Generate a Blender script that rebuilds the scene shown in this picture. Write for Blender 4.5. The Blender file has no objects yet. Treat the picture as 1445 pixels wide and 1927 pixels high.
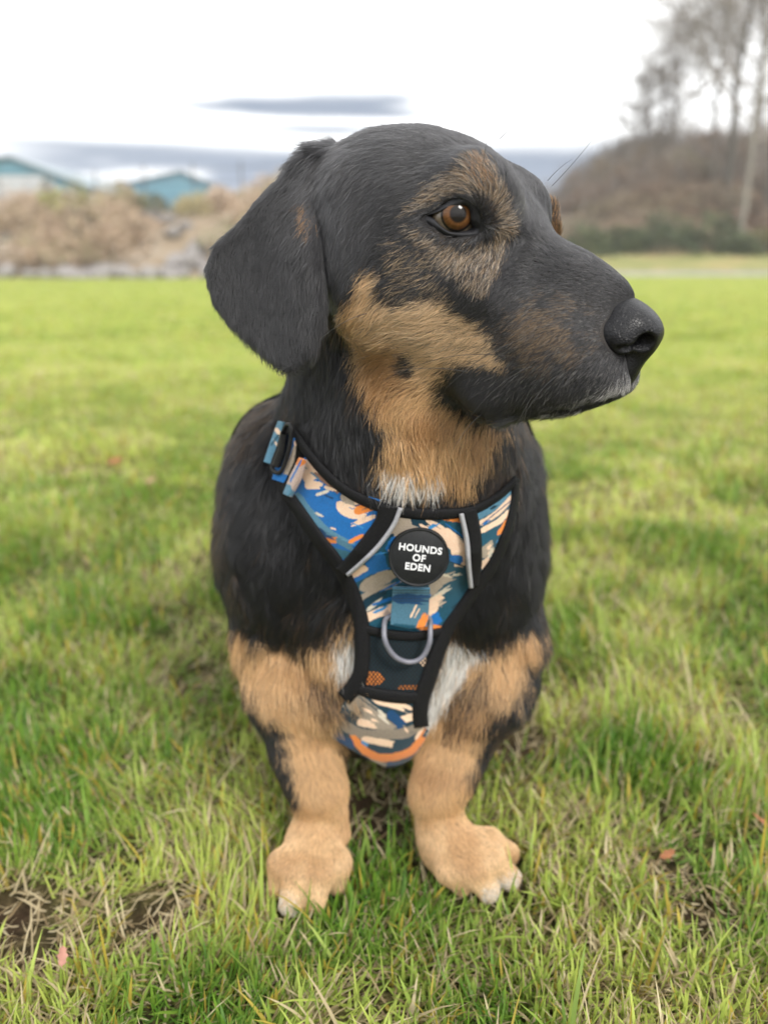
import bpy, bmesh, math, random
import numpy as np
from mathutils import Vector, Matrix, geometry

rng = np.random.default_rng(7)
random.seed(7)
scn = bpy.context.scene
COL = scn.collection

# ---------------------------------------------------------------- camera, sky, sun, exposure
F_PX, CAM_H = 1447.0, 0.45                      # focal length in photograph pixels, camera height
PITCH = math.atan((963.5 - 485.0) / F_PX)
cam_d = bpy.data.cameras.new('camera')
cam_d.sensor_fit = 'VERTICAL'
cam_d.sensor_height = 24.0
cam_d.sensor_width = 24.0
cam_d.lens = F_PX / 1927.0 * 24.0
cam_d.clip_start = 0.02
cam_d.clip_end = 3000
cam_d.dof.use_dof = True
cam_d.dof.focus_distance = 0.415
cam_d.dof.aperture_fstop = 2.9
cam = bpy.data.objects.new('camera', cam_d)
COL.objects.link(cam)
cam.location = (0, 0, CAM_H)
cam.rotation_euler = (math.pi / 2 - PITCH, 0, 0)
scn.camera = cam

SUN_EL, SUN_AZ = math.radians(41), math.radians(32)       # soft sun behind thin cloud, behind the camera to the right
world = bpy.data.worlds.new('World')
scn.world = world
world.use_nodes = True
wn, wl = world.node_tree.nodes, world.node_tree.links
wn.clear()
def WN(t, **kw):
    n = wn.new(t)
    for k, v in kw.items(): setattr(n, k, v)
    return n
def wmath(op, a, b=None, clamp=False):
    n = WN('ShaderNodeMath', operation=op, use_clamp=clamp)
    for i, v in enumerate((a, b)):
        if v is None: continue
        if isinstance(v, (int, float)): n.inputs[i].default_value = v
        else: wl.new(v, n.inputs[i])
    return n.outputs[0]
def wramp(v, a, b):                              # smooth 0..1 between a and b
    n = WN('ShaderNodeMapRange', interpolation_type='SMOOTHSTEP')
    wl.new(v, n.inputs[0]); n.inputs[1].default_value = a; n.inputs[2].default_value = b
    return n.outputs[0]
sky = WN('ShaderNodeTexSky', sky_type='NISHITA', sun_disc=False)
sky.sun_elevation = SUN_EL
sky.sun_rotation = math.pi - SUN_AZ
tc = WN('ShaderNodeTexCoord')
sep = WN('ShaderNodeSeparateXYZ'); wl.new(tc.outputs['Generated'], sep.inputs[0])
elev = wmath('MULTIPLY', wmath('ARCSINE', sep.outputs[2]), 57.29578)
azim = wmath('MULTIPLY', wmath('ARCTAN2', sep.outputs[0], sep.outputs[1]), 57.29578)
cmb = WN('ShaderNodeCombineXYZ')
wl.new(wmath('MULTIPLY', azim, 0.030), cmb.inputs[0]); wl.new(wmath('MULTIPLY', elev, 0.42), cmb.inputs[1])
nz = WN('ShaderNodeTexNoise'); wl.new(cmb.outputs[0], nz.inputs[0])
nz.inputs['Scale'].default_value = 1.6; nz.inputs['Detail'].default_value = 4.5; nz.inputs['Roughness'].default_value = 0.52
nfac = nz.outputs['Fac']
nz2 = WN('ShaderNodeTexNoise'); wl.new(cmb.outputs[0], nz2.inputs[0]); nz2.inputs['Scale'].default_value = 3.1; nz2.inputs['Detail'].default_value = 3
azim = wmath('ADD', azim, wmath('MULTIPLY', wmath('SUBTRACT', nz2.outputs['Fac'], 0.5), 9.0))
# a bank of grey blue stratus low over the horizon, with noise for its upper edge
def bank(az0, az1, s, el0, el1, s0, s1, warp):
    e = wmath('ADD', elev, wmath('MULTIPLY', wmath('SUBTRACT', nfac, 0.5), warp))
    m = wmath('MULTIPLY', wramp(azim, az0 - s, az0 + s), wramp(azim, az1 + s, az1 - s))
    v = wmath('MULTIPLY', wramp(e, el0 - s0, el0 + s0), wramp(e, el1 + s1, el1 - s1))
    return wmath('MULTIPLY', m, v)
b1 = bank(-25, 27, 7, -6, 7.0, 1, .9, 2.2)
b2 = bank(-11.8, 2.2, 2.4, 8.75, 10.3, 0.4, 0.5, 1.9)
b6 = bank(-9.5, 0.5, 4.0, 7.75, 8.3, 0.3, 0.35, 1.0)
b5 = bank(-19.0, -12.4, 1.4, 4.4, 5.7, .9, .6, 3.2)
b3 = bank(40, 400, 15, 0, 12, 2, 3, 6)
b4 = bank(-400, -40, 15, 0, 12, 2, 3, 6)
b1 = wmath('MULTIPLY', b1, wmath('SUBTRACT', 1.0, wmath('MULTIPLY', b5, .8)))
bsum = wmath('MAXIMUM', wmath('MAXIMUM', b1, wmath('MAXIMUM', wmath('MULTIPLY', b2, 0.95), wmath('MULTIPLY', b6, .9))), wmath('MAXIMUM', wmath('MULTIPLY', b3, .6), wmath('MULTIPLY', b4, .6)))
white = WN('ShaderNodeMix', data_type='RGBA')
wl.new(bsum, white.inputs['Factor'])
white.inputs['A'].default_value = (9.6, 9.6, 9.5, 1)
bcol = WN('ShaderNodeMix', data_type='RGBA')
wl.new(wramp(elev, 2.0, 8.5), bcol.inputs['Factor'])
bcol.inputs['A'].default_value = (.95, 1.4, 2.4, 1)
bcol.inputs['B'].default_value = (.85, 1.15, 1.75, 1)
wl.new(bcol.outputs['Result'], white.inputs['B'])
cover = WN('ShaderNodeMix', data_type='RGBA')
cover.inputs['Factor'].default_value = 0.93
wl.new(sky.outputs[0], cover.inputs['A']); wl.new(white.outputs['Result'], cover.inputs['B'])
bg = WN('ShaderNodeBackground'); bg.inputs['Strength'].default_value = 0.10
wl.new(cover.outputs['Result'], bg.inputs['Color'])
wo = WN('ShaderNodeOutputWorld'); wl.new(bg.outputs[0], wo.inputs[0])

sun_d = bpy.data.lights.new('sun', 'SUN')
sun_d.energy = 1.5
sun_d.angle = math.radians(16)
sun_d.color = (1.0, 0.96, 0.9)
sun = bpy.data.objects.new('sun', sun_d)
COL.objects.link(sun)
sdir = Vector((math.sin(SUN_AZ) * math.cos(SUN_EL), -math.cos(SUN_AZ) * math.cos(SUN_EL), math.sin(SUN_EL)))
sun.rotation_euler = sdir.to_track_quat('Z', 'Y').to_euler()
sun.location = sdir * 20

scn.view_settings.view_transform = 'Standard'
scn.view_settings.look = 'None'
scn.view_settings.exposure = 1.1
scn.view_settings.gamma = 1.0
scn.view_settings.use_curve_mapping = False
scn.render.engine = 'CYCLES'
scn.cycles.max_bounces = 6
scn.cycles.transparent_max_bounces = 6
scn.cycles.caustics_reflective = False
scn.cycles.caustics_refractive = False

# ---------------------------------------------------------------- helpers
CAM = np.array([0, 0, CAM_H])
AX_O = np.array([0, math.cos(PITCH), -math.sin(PITCH)])
AX_R = np.array([1.0, 0, 0])
AX_U = np.array([0, math.sin(PITCH), math.cos(PITCH)])
def ray(px, py):
    px = np.asarray(px, float)[..., None]; py = np.asarray(py, float)[..., None]
    return AX_O + (px - 722.5) / F_PX * AX_R - (py - 963.5) / F_PX * AX_U
def PD(px, py, d):                               # point seen at a photograph pixel, at depth d
    return CAM + np.asarray(d)[..., None] * ray(px, py)
def PY(px, py, y):                               # ... on the vertical plane at world y
    r_ = ray(px, py); return CAM + (np.asarray(y, float) / r_[..., 1])[..., None] * r_
def PZ(px, py, z=0.0):                           # ... on the level plane at world z
    r_ = ray(px, py); return CAM + ((z - CAM_H) / r_[..., 2])[..., None] * r_
def pix(X):                                      # world point -> photograph pixel, depth
    v = X - CAM; d = v @ AX_O
    return 722.5 + F_PX * (v @ AX_R) / d, 963.5 - F_PX * (v @ AX_U) / d, d
def srgb(*c):
    c = np.array(c, float) / 255.0
    return tuple(np.where(c <= 0.04045, c / 12.92, ((c + 0.055) / 1.055) ** 2.4))
def smooth(x, a, b):
    t = np.clip((x - a) / (b - a), 0, 1); return t * t * (3 - 2 * t)
_perm = rng.random((64, 64, 64)).astype(np.float32)
def vnoise(X, scale):                            # trilinear value noise, 0..1
    q = np.asarray(X, np.float32) * scale + 100.3
    i = np.floor(q).astype(np.int64); f = q - i; f = f * f * (3 - 2 * f); i = i & 63; j = (i + 1) & 63
    r = 0
    for a in (0, 1):
        for b in (0, 1):
            for c in (0, 1):
                w = (f[:, 0] if a else 1 - f[:, 0]) * (f[:, 1] if b else 1 - f[:, 1]) * (f[:, 2] if c else 1 - f[:, 2])
                r = r + w * _perm[(j if a else i)[:, 0], (j if b else i)[:, 1], (j if c else i)[:, 2]]
    return r
def fbm(X, scale, n=3):
    return sum(vnoise(X, scale * 2 ** k) * 0.5 ** k for k in range(n)) / sum(0.5 ** k for k in range(n))
def poly_sd(px, py, poly):                       # signed distance to polygon, negative inside
    P_ = np.asarray(poly, float); Q = np.roll(P_, -1, 0)
    d = np.full(px.shape, 1e18); ins = np.zeros(px.shape, bool)
    for (ax, ay), (bx, by) in zip(P_, Q):
        ex, ey = bx - ax, by - ay
        t = np.clip(((px - ax) * ex + (py - ay) * ey) / (ex * ex + ey * ey + 1e-12), 0, 1)
        d = np.minimum(d, (px - ax - t * ex) ** 2 + (py - ay - t * ey) ** 2)
        c = ((ay > py) != (by > py)) & (px < (bx - ax) * (py - ay) / ((by - ay) if by != ay else 1e-12) + ax)
        ins ^= c
    return np.where(ins, -1, 1) * np.sqrt(d)
def spline(pts, n, closed=False):                # Catmull-Rom through points, n samples evenly by length
    P_ = np.asarray(pts, float)
    if closed: E_ = np.vstack([P_[-1], P_, P_[0], P_[1]])
    else: E_ = np.vstack([2 * P_[0] - P_[1], P_, 2 * P_[-1] - P_[-2]])
    out = []
    for k in range(len(E_) - 3):
        a, b, c, d = E_[k:k + 4]; t = np.linspace(0, 1, 24, endpoint=False)[:, None]
        out.append(0.5 * (2 * b + (c - a) * t + (2 * a - 5 * b + 4 * c - d) * t ** 2 + (3 * b - a - 3 * c + d) * t ** 3))
    out = np.vstack(out + [E_[-2][None]])
    s = np.r_[0, np.cumsum(np.linalg.norm(np.diff(out, axis=0), axis=1))]
    u = np.linspace(0, s[-1], n, endpoint=not closed)
    return np.stack([np.interp(u, s, out[:, k]) for k in range(out.shape[1])], 1)

def tag(o, label=None, cat=None, group=None, kind=None):
    for k, v in (('label', label), ('category', cat), ('group', group), ('kind', kind)):
        if v: o[k] = v
    return o
def link(name, data, parent=None):
    o = bpy.data.objects.new(name, data); COL.objects.link(o)
    if parent is not None: o.parent = parent; o.matrix_parent_inverse = parent.matrix_basis.inverted() if False else Matrix()
    return o
def empty(name, loc=(0, 0, 0), rz=0.0):
    o = bpy.data.objects.new(name, None); COL.objects.link(o)
    o.empty_display_size = 0.05; o.location = loc; o.rotation_euler = (0, 0, rz); return o
def mesh_np(name, verts, faces, mat=None, smooth_=True, cols=None, uniform=None):
    """faces: (n,k) array or list of such arrays; cols: per-vertex rgb"""
    me = bpy.data.meshes.new(name)
    fl = faces if isinstance(faces, list) else [faces]
    fl = [np.asarray(f, np.int32) for f in fl if len(f)]
    loops = np.concatenate([f.ravel() for f in fl]); tot = np.concatenate([np.full(len(f), f.shape[1], np.int32) for f in fl])
    me.vertices.add(len(verts)); me.vertices.foreach_set('co', np.ascontiguousarray(verts, np.float32).ravel())
    me.loops.add(len(loops)); me.loops.foreach_set('vertex_index', loops)
    me.polygons.add(len(tot)); me.polygons.foreach_set('loop_start', np.r_[0, np.cumsum(tot)[:-1]].astype(np.int32))
    me.polygons.foreach_set('loop_total', tot)
    me.polygons.foreach_set('use_smooth', np.full(len(tot), smooth_))
    me.update(calc_edges=True)
    if cols is not None:
        a = me.attributes.new('Col', 'FLOAT_COLOR', 'POINT')
        c = np.ones((len(verts), 4), np.float32); c[:, :3] = cols
        a.data.foreach_set('color', c.ravel())
    if mat: me.materials.append(mat)
    me.validate()
    return me
class MB:                                        # collects shapes, becomes ONE mesh
    def __init__(s): s.v = []; s.f = {}; s.n = 0
    def add(s, v, f):
        v = np.asarray(v, float); f = np.asarray(f, np.int64)
        s.f.setdefault(f.shape[1], []).append(f + s.n); s.v.append(v); s.n += len(v)
    def box(s, c, size, rot=None):
        c = np.asarray(c, float); h = np.asarray(size, float) / 2
        v = np.array([[x, y, z] for x in (-1, 1) for y in (-1, 1) for z in (-1, 1)]) * h
        if rot is not None: v = v @ np.asarray(rot).T
        s.add(v + c, [[0, 1, 3, 2], [4, 6, 7, 5], [0, 4, 5, 1], [2, 3, 7, 6], [0, 2, 6, 4], [1, 5, 7, 3]])
    def tube(s, pts, rad, n=6):
        P_ = np.asarray(pts, float); R_ = np.broadcast_to(np.asarray(rad, float), (len(P_),))
        T = np.gradient(P_, axis=0); T /= np.linalg.norm(T, axis=1)[:, None] + 1e-12
        a = np.array([0, 0, 1.0]) if abs(T[0, 2]) < .9 else np.array([1.0, 0, 0])
        X = np.cross(T, a); X /= np.linalg.norm(X, axis=1)[:, None] + 1e-12; Y = np.cross(T, X)
        th = np.arange(n) * 2 * math.pi / n
        v = P_[:, None] + R_[:, None, None] * (np.cos(th)[None, :, None] * X[:, None] + np.sin(th)[None, :, None] * Y[:, None])
        m = len(P_); i = np.arange(m - 1)[:, None] * n; j = np.arange(n)[None]; k = (j + 1) % n
        f = np.stack([i + j, i + k, i + n + k, i + n + j], -1).reshape(-1, 4)
        s.add(v.reshape(-1, 3), f)
        if n == 4: s.add(v[0], [[3, 2, 1, 0]]); s.add(v[-1], [[0, 1, 2, 3]])
    def build(s, name, mat, parent=None, smooth_=False, cols=None):
        me = mesh_np(name, np.vstack(s.v), [np.vstack(f) for f in s.f.values()], mat, smooth_, cols)
        return link(name, me, parent)

# ---------------------------------------------------------------- materials
class NT:
    def __init__(s, name):
        s.m = bpy.data.materials.new(name); s.m.use_nodes = True
        s.t = s.m.node_tree; s.b = s.t.nodes['Principled BSDF']; s.out = s.t.nodes['Material Output']
    def n(s, t, **kw):
        n = s.t.nodes.new(t)
        for k, v in kw.items(): setattr(n, k, v)
        return n
    def l(s, a, b): s.t.links.new(a, b)
    def obj(s): return s.n('ShaderNodeTexCoord').outputs['Object']
    def noise(s, scale, detail=4, rough=.55, vec=None, dist=0):
        n = s.n('ShaderNodeTexNoise'); n.inputs['Scale'].default_value = scale; n.inputs['Detail'].default_value = detail
        n.inputs['Roughness'].default_value = rough; n.inputs['Distortion'].default_value = dist
        s.l(vec if vec is not None else s.obj(), n.inputs['Vector']); return n.outputs['Fac']
    def ramp(s, fac, stops):
        r = s.n('ShaderNodeValToRGB'); e = r.color_ramp.elements
        while len(e) < len(stops): e.new(0.5)
        for k, (p_, c) in enumerate(stops):
            e[k].position = p_; e[k].color = (*c[:3], 1)
        s.l(fac, r.inputs[0]); return r.outputs[0]
    def attr(s, name='Col'): return s.n('ShaderNodeAttribute', attribute_name=name).outputs['Color']
    def mix(s, fac, a, b, mode='MIX'):
        n = s.n('ShaderNodeMix', data_type='RGBA', blend_type=mode)
        for sock, v in ((n.inputs['Factor'], fac), (n.inputs['A'], a), (n.inputs['B'], b)):
            if isinstance(v, (int, float)): sock.default_value = v
            elif isinstance(v, tuple): sock.default_value = (*v[:3], 1)
            else: s.l(v, sock)
        return n.outputs['Result']
    def bump(s, h, strength=.3, dist=.001):
        n = s.n('ShaderNodeBump'); n.inputs['Strength'].default_value = strength; n.inputs['Distance'].default_value = dist
        s.l(h, n.inputs['Height']); s.l(n.outputs[0], s.b.inputs['Normal'])
    def color(s, c):
        if isinstance(c, tuple): s.b.inputs['Base Color'].default_value = (*c[:3], 1)
        else: s.l(c, s.b.inputs['Base Color'])
    def set(s, **kw):
        for k, v in kw.items(): s.b.inputs[k.replace('_', ' ')].default_value = v
        return s
def noisy(name, a, b, scale, rough=.85, bump=0.0, bdist=.01, detail=5):
    m = NT(name); f = m.noise(scale, detail)
    m.color(m.ramp(f, [(.3, a), (.7, b)])); m.set(Roughness=rough)
    if bump: m.bump(f, bump, bdist)
    return m.m
# ---------------------------------------------------------------- the dog: one implicit body, meshed once
def smin(a, b, k):
    h = np.clip(0.5 + 0.5 * (b - a) / k, 0, 1)
    return b + (a - b) * h - k * h * (1 - h)
HT, HQ = math.radians(57), math.radians(21)      # head turned to its left and a little down
HF = np.array([math.sin(HT) * math.cos(HQ), -math.cos(HT) * math.cos(HQ), -math.sin(HQ)])
HL = np.array([-math.cos(HT), -math.sin(HT), 0])
HU = np.cross(HF, HL); HU *= np.sign(HU[2])
HS = PD(800., 430., .44)
def head_pt(f, l, u): return HS + .01 * (f * HF + l * HL + u * HU)
def ell(c, r, axes=None):
    c = np.asarray(c, float); r = np.asarray(r, float); A = np.eye(3) if axes is None else np.asarray(axes)
    def fn(X):
        q = (X - c) @ A.T
        k0 = np.linalg.norm(q / r, axis=1); k1 = np.linalg.norm(q / (r * r), axis=1)
        return k0 * (k0 - 1) / (k1 + 1e-9)
    return fn
def cone(a, b, ra, rb):
    a = np.asarray(a, float); b = np.asarray(b, float); ab = b - a; L2 = ab @ ab
    def fn(X):
        t = np.clip((X - a) @ ab / L2, 0, 1)
        return np.linalg.norm(X - a - t[:, None] * ab, axis=1) - (ra + (rb - ra) * t)
    return fn
HAX = np.stack([HF, HL, HU])
def hell(c, r, tilt=0.0):                        # ellipsoid in head centimetres
    A = HAX
    if tilt:
        t = math.radians(tilt); A = np.stack([math.cos(t) * HF + math.sin(t) * HU, HL, -math.sin(t) * HF + math.cos(t) * HU])
    return ell(head_pt(*c), np.array(r) * .01, A)
def hcone(a, b, ra, rb): return cone(head_pt(*a), head_pt(*b), ra * .01, rb * .01)

EYE_C = PD(np.array(853.), np.array(409.), np.array(.3885)); EYE_R = .0118
LID_OUT = [(793, 408), (808, 400), (824, 391), (838, 381), (853, 372), (873, 371), (888, 379), (901, 396), (907, 419), (909, 433), (895, 443), (868, 448), (843, 446), (819, 433), (802, 419)]
LID_IN = [(810, 405.5), (817, 403), (826, 399), (838, 394), (853, 389.5), (867, 388), (878, 391), (883, 401), (884, 416), (888, 428), (877, 434), (860, 436.5), (843, 434), (828, 423.5), (816, 411)]
EAR = [(556, 306), (590, 282), (640, 280), (652, 315), (640, 360), (612, 390), (606, 440), (608, 500), (610, 550), (608, 600), (592, 652), (566, 680), (541, 692),
       (512, 672), (470, 642), (428, 605), (402, 566), (390, 530), (388, 500), (404, 462), (450, 420), (498, 372), (535, 335)]
def ear(X):
    px, py, d = pix(X)
    de = .428 + .00016 * np.clip(600 - px, 0, 260) ** 1.0 * .9 - .010 * np.exp(-((px - 560) / 60) ** 2) * smooth(py, 330, 480) + .012 * smooth(py, 430, 300)
    d2 = poly_sd(px, py, EAR) * d / F_PX
    e = np.abs(d - de) - .0045 - .006 * smooth(py, 430, 310); r = .004
    a, b = d2 + r, e + r
    return np.sqrt(np.maximum(a, 0) ** 2 + np.maximum(b, 0) ** 2) + np.minimum(np.maximum(a, b), 0) - r
_fe = [((-1.2, -5.0, 2.6), 1.1), ((2.2, -5.9, 2.9), .9), ((4.2, -5.7, 2.7), .60), ((4.8, -5.65, 1.7), .62), ((3.6, -6.6, -.8), 1.0), ((2.0, -6.9, -3.6), .9)]
_fe = [hcone(a, b, ra, rb) for (a, ra), (b, rb) in zip(_fe[:-1], _fe[1:])] + [hcone((-.6, -5.6, 1.2), (2.2, -6.9, -2.6), 1.0, 1.0), hcone((1.4, -5.9, 1.5), (3.4, -6.4, .2), 1.0, .9)]
def FAR_EAR(X):                                  # the other ear, its front edge just showing beyond the brow
    d = _fe[0](X)
    for fn in _fe[1:]: d = smin(d, fn(X), .008)
    return d
HEAD = [(hell((0.2, 0, 0.2), (7.0, 5.7, 4.85)), .01)]
for s in (1, -1):
    HEAD += [(hell((3.6, 2.7, 2.3), (2.7, 2.2, 2.6)) if s > 0 else hell((3.3, -2.4, 2.2), (2.6, 1.75, 2.3)), .007),
             (hell((1.0, s * 3.4, -2.4), (4.2, 2.5, 3.4)), .015),
             (hell((5.0, s * 2.7, -0.9), (2.6, 1.7, 1.8)), .012),
             (hell((10.0, s * 1.45, -2.9), (3.9, 1.75, 2.6)), .012),
             (hell((7.7, s * 1.9, -5.7), (2.4, 1.25, 1.7), -20), .014), (hell((9.9, s * 1.35, -4.5), (2.9, 1.3, 1.7), 16), .010)]
HEAD += [(hcone((6.0, 0, 0.3), (11.4, 0, 0.12), 2.25, 1.42), .014), (hell((9.6, 0, .6), (2.6, 1.3, 1.25)), .012),
         (hcone((5, 0, -2.6), (11.2, 0, -2.0), 3.7, 2.35), .014),
         (hell((12.9, .75, -2.9), (1.55, 1.0, 1.15)), .008), (hell((12.9, -.75, -2.9), (1.5, 1.0, 1.15)), .008),
         (hcone((3.5, 0, -5.2), (12.3, 0, -3.7), 2.4, 1.0), .009)]
BODY = [(cone((.005, .528, .43), (.016, .582, .300), .065, .095), .03), (ell((.004, .545, .225), (.078, .060, .085)), .04),
        (cone(head_pt(2.0, 0, -4.6), (.018, .525, .31), .035, .075), .02),
        (ell((.0, .60, .235), (.100, .105, .120)), .03),
        (ell((-.0765, .585, .232), (.053, .075, .094)), .03), (ell((-.062, .60, .30), (.045, .06, .035)), .03),
        (ell((.072, .585, .225), (.053, .075, .088)), .03),
        (ell((-.003, .542, .155), (.060, .060, .089)), .025),
        (cone((0, .66, .215), (0, .93, .125), .105, .100), .05),
        (ell((-.085, .90, .085), (.055, .10, .085)), .03), (ell((.085, .90, .085), (.055, .10, .085)), .03),
        (cone((-.10, .84, .022), (-.105, .74, .016), .022, .018), .02), (cone((.10, .84, .022), (.105, .74, .016), .022, .018), .02),
        (cone((0, 1.0, .05), (.10, 1.13, .016), .022, .012), .02)]
def leg(pts, k=.018):                            # (px, py, world y, radius)
    out = []
    for (a, b) in zip(pts[:-1], pts[1:]):
        out.append((cone(PY(a[0], a[1], a[2]), PY(b[0], b[1], b[2]), a[3], b[3]), k))
    return out
LEGS = leg([(548, 1210, .555, .042), (560, 1290, .535, .035), (571, 1400, .515, .0215), (594, 1470, .498, .0182), (601, 1492, .492, .0182)])
LEGS += leg([(602, 1505, .490, .0168), (592, 1580, .478, .0182), (586, 1615, .470, .0185)], .008)
LEGS += leg([(925, 1200, .555, .040), (903, 1290, .535, .034), (862, 1400, .515, .0208), (834, 1465, .498, .0182), (822, 1492, .492, .0182)])
LEGS += leg([(818, 1505, .490, .0168), (832, 1560, .482, .0175), (850, 1600, .474, .0175)], .008)
PAWS = []; CLAWS = []
def paw(base_px, tips, knuckle_px):
    b = PZ(*base_px, .026); 
    for tp, kp in zip(tips, knuckle_px):
        t = PZ(*tp, .0125); kn = PZ(*kp, .026)
        CLAWS.append((kn, t)); PAWS.append((cone(b, kn, .0180, .0118), .007)); PAWS.append((cone(kn, t, .0116, .0086), .0035))
paw((592, 1595), [(525, 1668), (548, 1700), (592, 1694), (633, 1660)], [(536, 1628), (562, 1645), (597, 1642), (630, 1625)])
paw((842, 1590), [(955, 1606), (958, 1652), (918, 1674), (868, 1660)], [(918, 1590), (918, 1620), (890, 1634), (850, 1632)])
DEWCLAW = [(cone(PY(630, 1530, .484), PY(645, 1568, .480), .009, .006), .006)]

def evalp(prims, X, k0=None):
    d = None
    for fn, k in prims:
        e = fn(X); d = e if d is None else smin(d, e, k0 or k)
    return d
def head_sdf(X):
    d = evalp(HEAD, X)
    return d
def sdf(X):
    d = evalp(BODY, X)
    d = smin(d, evalp(LEGS, X), .02)
    d = smin(d, evalp(PAWS, X), .006)
    d = smin(d, evalp(DEWCLAW, X), .006)
    d = smin(d, head_sdf(X), .022)
    d = smin(d, FAR_EAR(X), .008)
    for fn in GROOVE: d = -smin(-d, fn(X), .002)
    px, py, dd = pix(X)                                                     # eye socket
    d = np.maximum(d, -np.maximum(poly_sd(px, py, LID_OUT) * .00027 + .0012, np.abs(dd - .36) - .034))
    d = smin(d, ear(X), .004)
    return d
MOUTH_PX = [(1206, 722), (1160, 744), (1110, 757), (1060, 765), (1020, 769)]
def mouth_groove():
    q = np.array(MOUTH_PX, float); D = np.full(len(q), .33); R_ = ray(q[:, 0], q[:, 1])
    for _ in range(80): D = np.minimum(D + np.clip(head_sdf(CAM + D[:, None] * R_), -.01, .02) * .85, .6)
    P_ = CAM + (D + .0006)[:, None] * R_; ok = D < .5
    rr = np.linspace(.0019, .0010, len(q))
    return [cone(P_[i], P_[i + 1], rr[i], rr[i + 1]) for i in range(len(q) - 1) if ok[i] and ok[i + 1]]
GROOVE = mouth_groove()
def torso_sdf(X):
    return evalp(BODY, X, .035)

def mesh_sdf(fn, lo, hi, h, blk=4):
    lo = np.asarray(lo, float); n = (np.ceil((np.asarray(hi) - lo) / (h * blk)).astype(int)) * blk
    nb = n // blk
    bc = np.stack(np.meshgrid(*[np.arange(k) for k in nb], indexing='ij'), -1).reshape(-1, 3)
    cen = lo + (bc * blk + (blk - 1) / 2) * h
    dc = fn(cen)
    V = np.repeat(np.repeat(np.repeat(dc.reshape(nb), blk, 0), blk, 1), blk, 2).astype(np.float32)
    near = np.abs(dc) < h * blk * 1.5
    off = np.stack(np.meshgrid(*[np.arange(blk)] * 3, indexing='ij'), -1).reshape(-1, 3)
    idx = (bc[near][:, None] * blk + off[None]).reshape(-1, 3)
    for a in range(0, len(idx), 400000):
        q = idx[a:a + 400000]; V[q[:, 0], q[:, 1], q[:, 2]] = fn(lo + q * h)
    S = V < 0
    c = np.zeros(tuple(n - 1), np.int8)
    for dx in (0, 1):
        for dy in (0, 1):
            for dz in (0, 1): c += S[dx:n[0] - 1 + dx, dy:n[1] - 1 + dy, dz:n[2] - 1 + dz]
    act = np.argwhere((c > 0) & (c < 8))
    cid = np.full(tuple(n - 1), -1, np.int32); cid[act[:, 0], act[:, 1], act[:, 2]] = np.arange(len(act))
    corners = np.array([[x, y, z] for x in (0, 1) for y in (0, 1) for z in (0, 1)])
    cv = np.stack([V[act[:, 0] + a, act[:, 1] + b, act[:, 2] + d] for a, b, d in corners], 1)
    acc = np.zeros((len(act), 3)); cnt = np.zeros(len(act))
    for i in range(8):
        for j in range(i + 1, 8):
            if np.abs(corners[i] - corners[j]).sum() != 1: continue
            m = (cv[:, i] < 0) != (cv[:, j] < 0)
            t = cv[:, i] / (cv[:, i] - cv[:, j] + 1e-20)
            p_ = corners[i] + t[:, None] * (corners[j] - corners[i])
            acc[m] += p_[m]; cnt[m] += 1
    verts = lo + (act + acc / cnt[:, None]) * h
    quads = []
    for ax in range(3):
        sl0 = [slice(1, -1)] * 3; sl1 = [slice(1, -1)] * 3
        sl0[ax] = slice(0, -1); sl1[ax] = slice(1, None)
        A, B = S[tuple(sl0)], S[tuple(sl1)]
        e = np.argwhere(A != B); 
        flip = A[e[:, 0], e[:, 1], e[:, 2]]
        g = e + 1; g[:, ax] -= 1
        u, v = [(1, 2), (2, 0), (0, 1)][ax]
        def cell(du, dv):
            q = g.copy(); q[:, u] -= du; q[:, v] -= dv
            q = np.minimum(q, n - 2); return cid[q[:, 0], q[:, 1], q[:, 2]]
        qd = np.stack([cell(1, 1), cell(0, 1), cell(0, 0), cell(1, 0)], 1)
        qd[~flip] = qd[~flip][:, ::-1]
        quads.append(qd[(qd >= 0).all(1)])
    return verts, np.vstack(quads)
def grad(fn, X, e=.0015):
    g = np.stack([fn(X + np.eye(3)[k] * e) - fn(X - np.eye(3)[k] * e) for k in range(3)], 1)
    return g / (np.linalg.norm(g, axis=1)[:, None] + 1e-12)


# ---------------------------------------------------------------- coat: colour fields laid on the skin
TAN_CHEEK = [(700, 490), (722, 503), (732, 555), (765, 575), (822, 561), (861, 579), (905, 605), (938, 640), (952, 690), (912, 688), (874, 681), (842, 690), (822, 718), (830, 745), (858, 772), (900, 795),
             (948, 800), (925, 835), (895, 862), (872, 905), (800, 905), (705, 885), (714, 823), (722, 775), (703, 740), (678, 700), (676, 655), (650, 590), (664, 550), (685, 525)]
UNDER_EYE = [(768, 422), (805, 430), (843, 456), (898, 458), (926, 440), (928, 405), (908, 380), (880, 366), (850, 366), (822, 380), (795, 400), (764, 408), (775, 383), (810, 348), (850, 325), (872, 318), (886, 303), (912, 299), (935, 320),
             (944, 345), (957, 380), (964, 430), (950, 470), (938, 510), (905, 550), (872, 530), (832, 495), (795, 458)]
THROAT_WHITE = [(698, 866), (740, 860), (790, 868), (822, 880), (828, 900), (790, 902), (735, 896)]
EAR_TAN = [(573, 372), (585, 372), (592, 400), (588, 442), (576, 430), (568, 395)]
LEG_TAN = [(436, 1160), (480, 1188), (560, 1204), (610, 1196), (640, 1175), (676, 1150), (680, 1240), (660, 1300), (640, 1360), (640, 1400), (690, 1480), (700, 1760), (470, 1760), (490, 1600), (562, 1500), (548, 1440), (520, 1345), (480, 1310), (452, 1240)]
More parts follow.
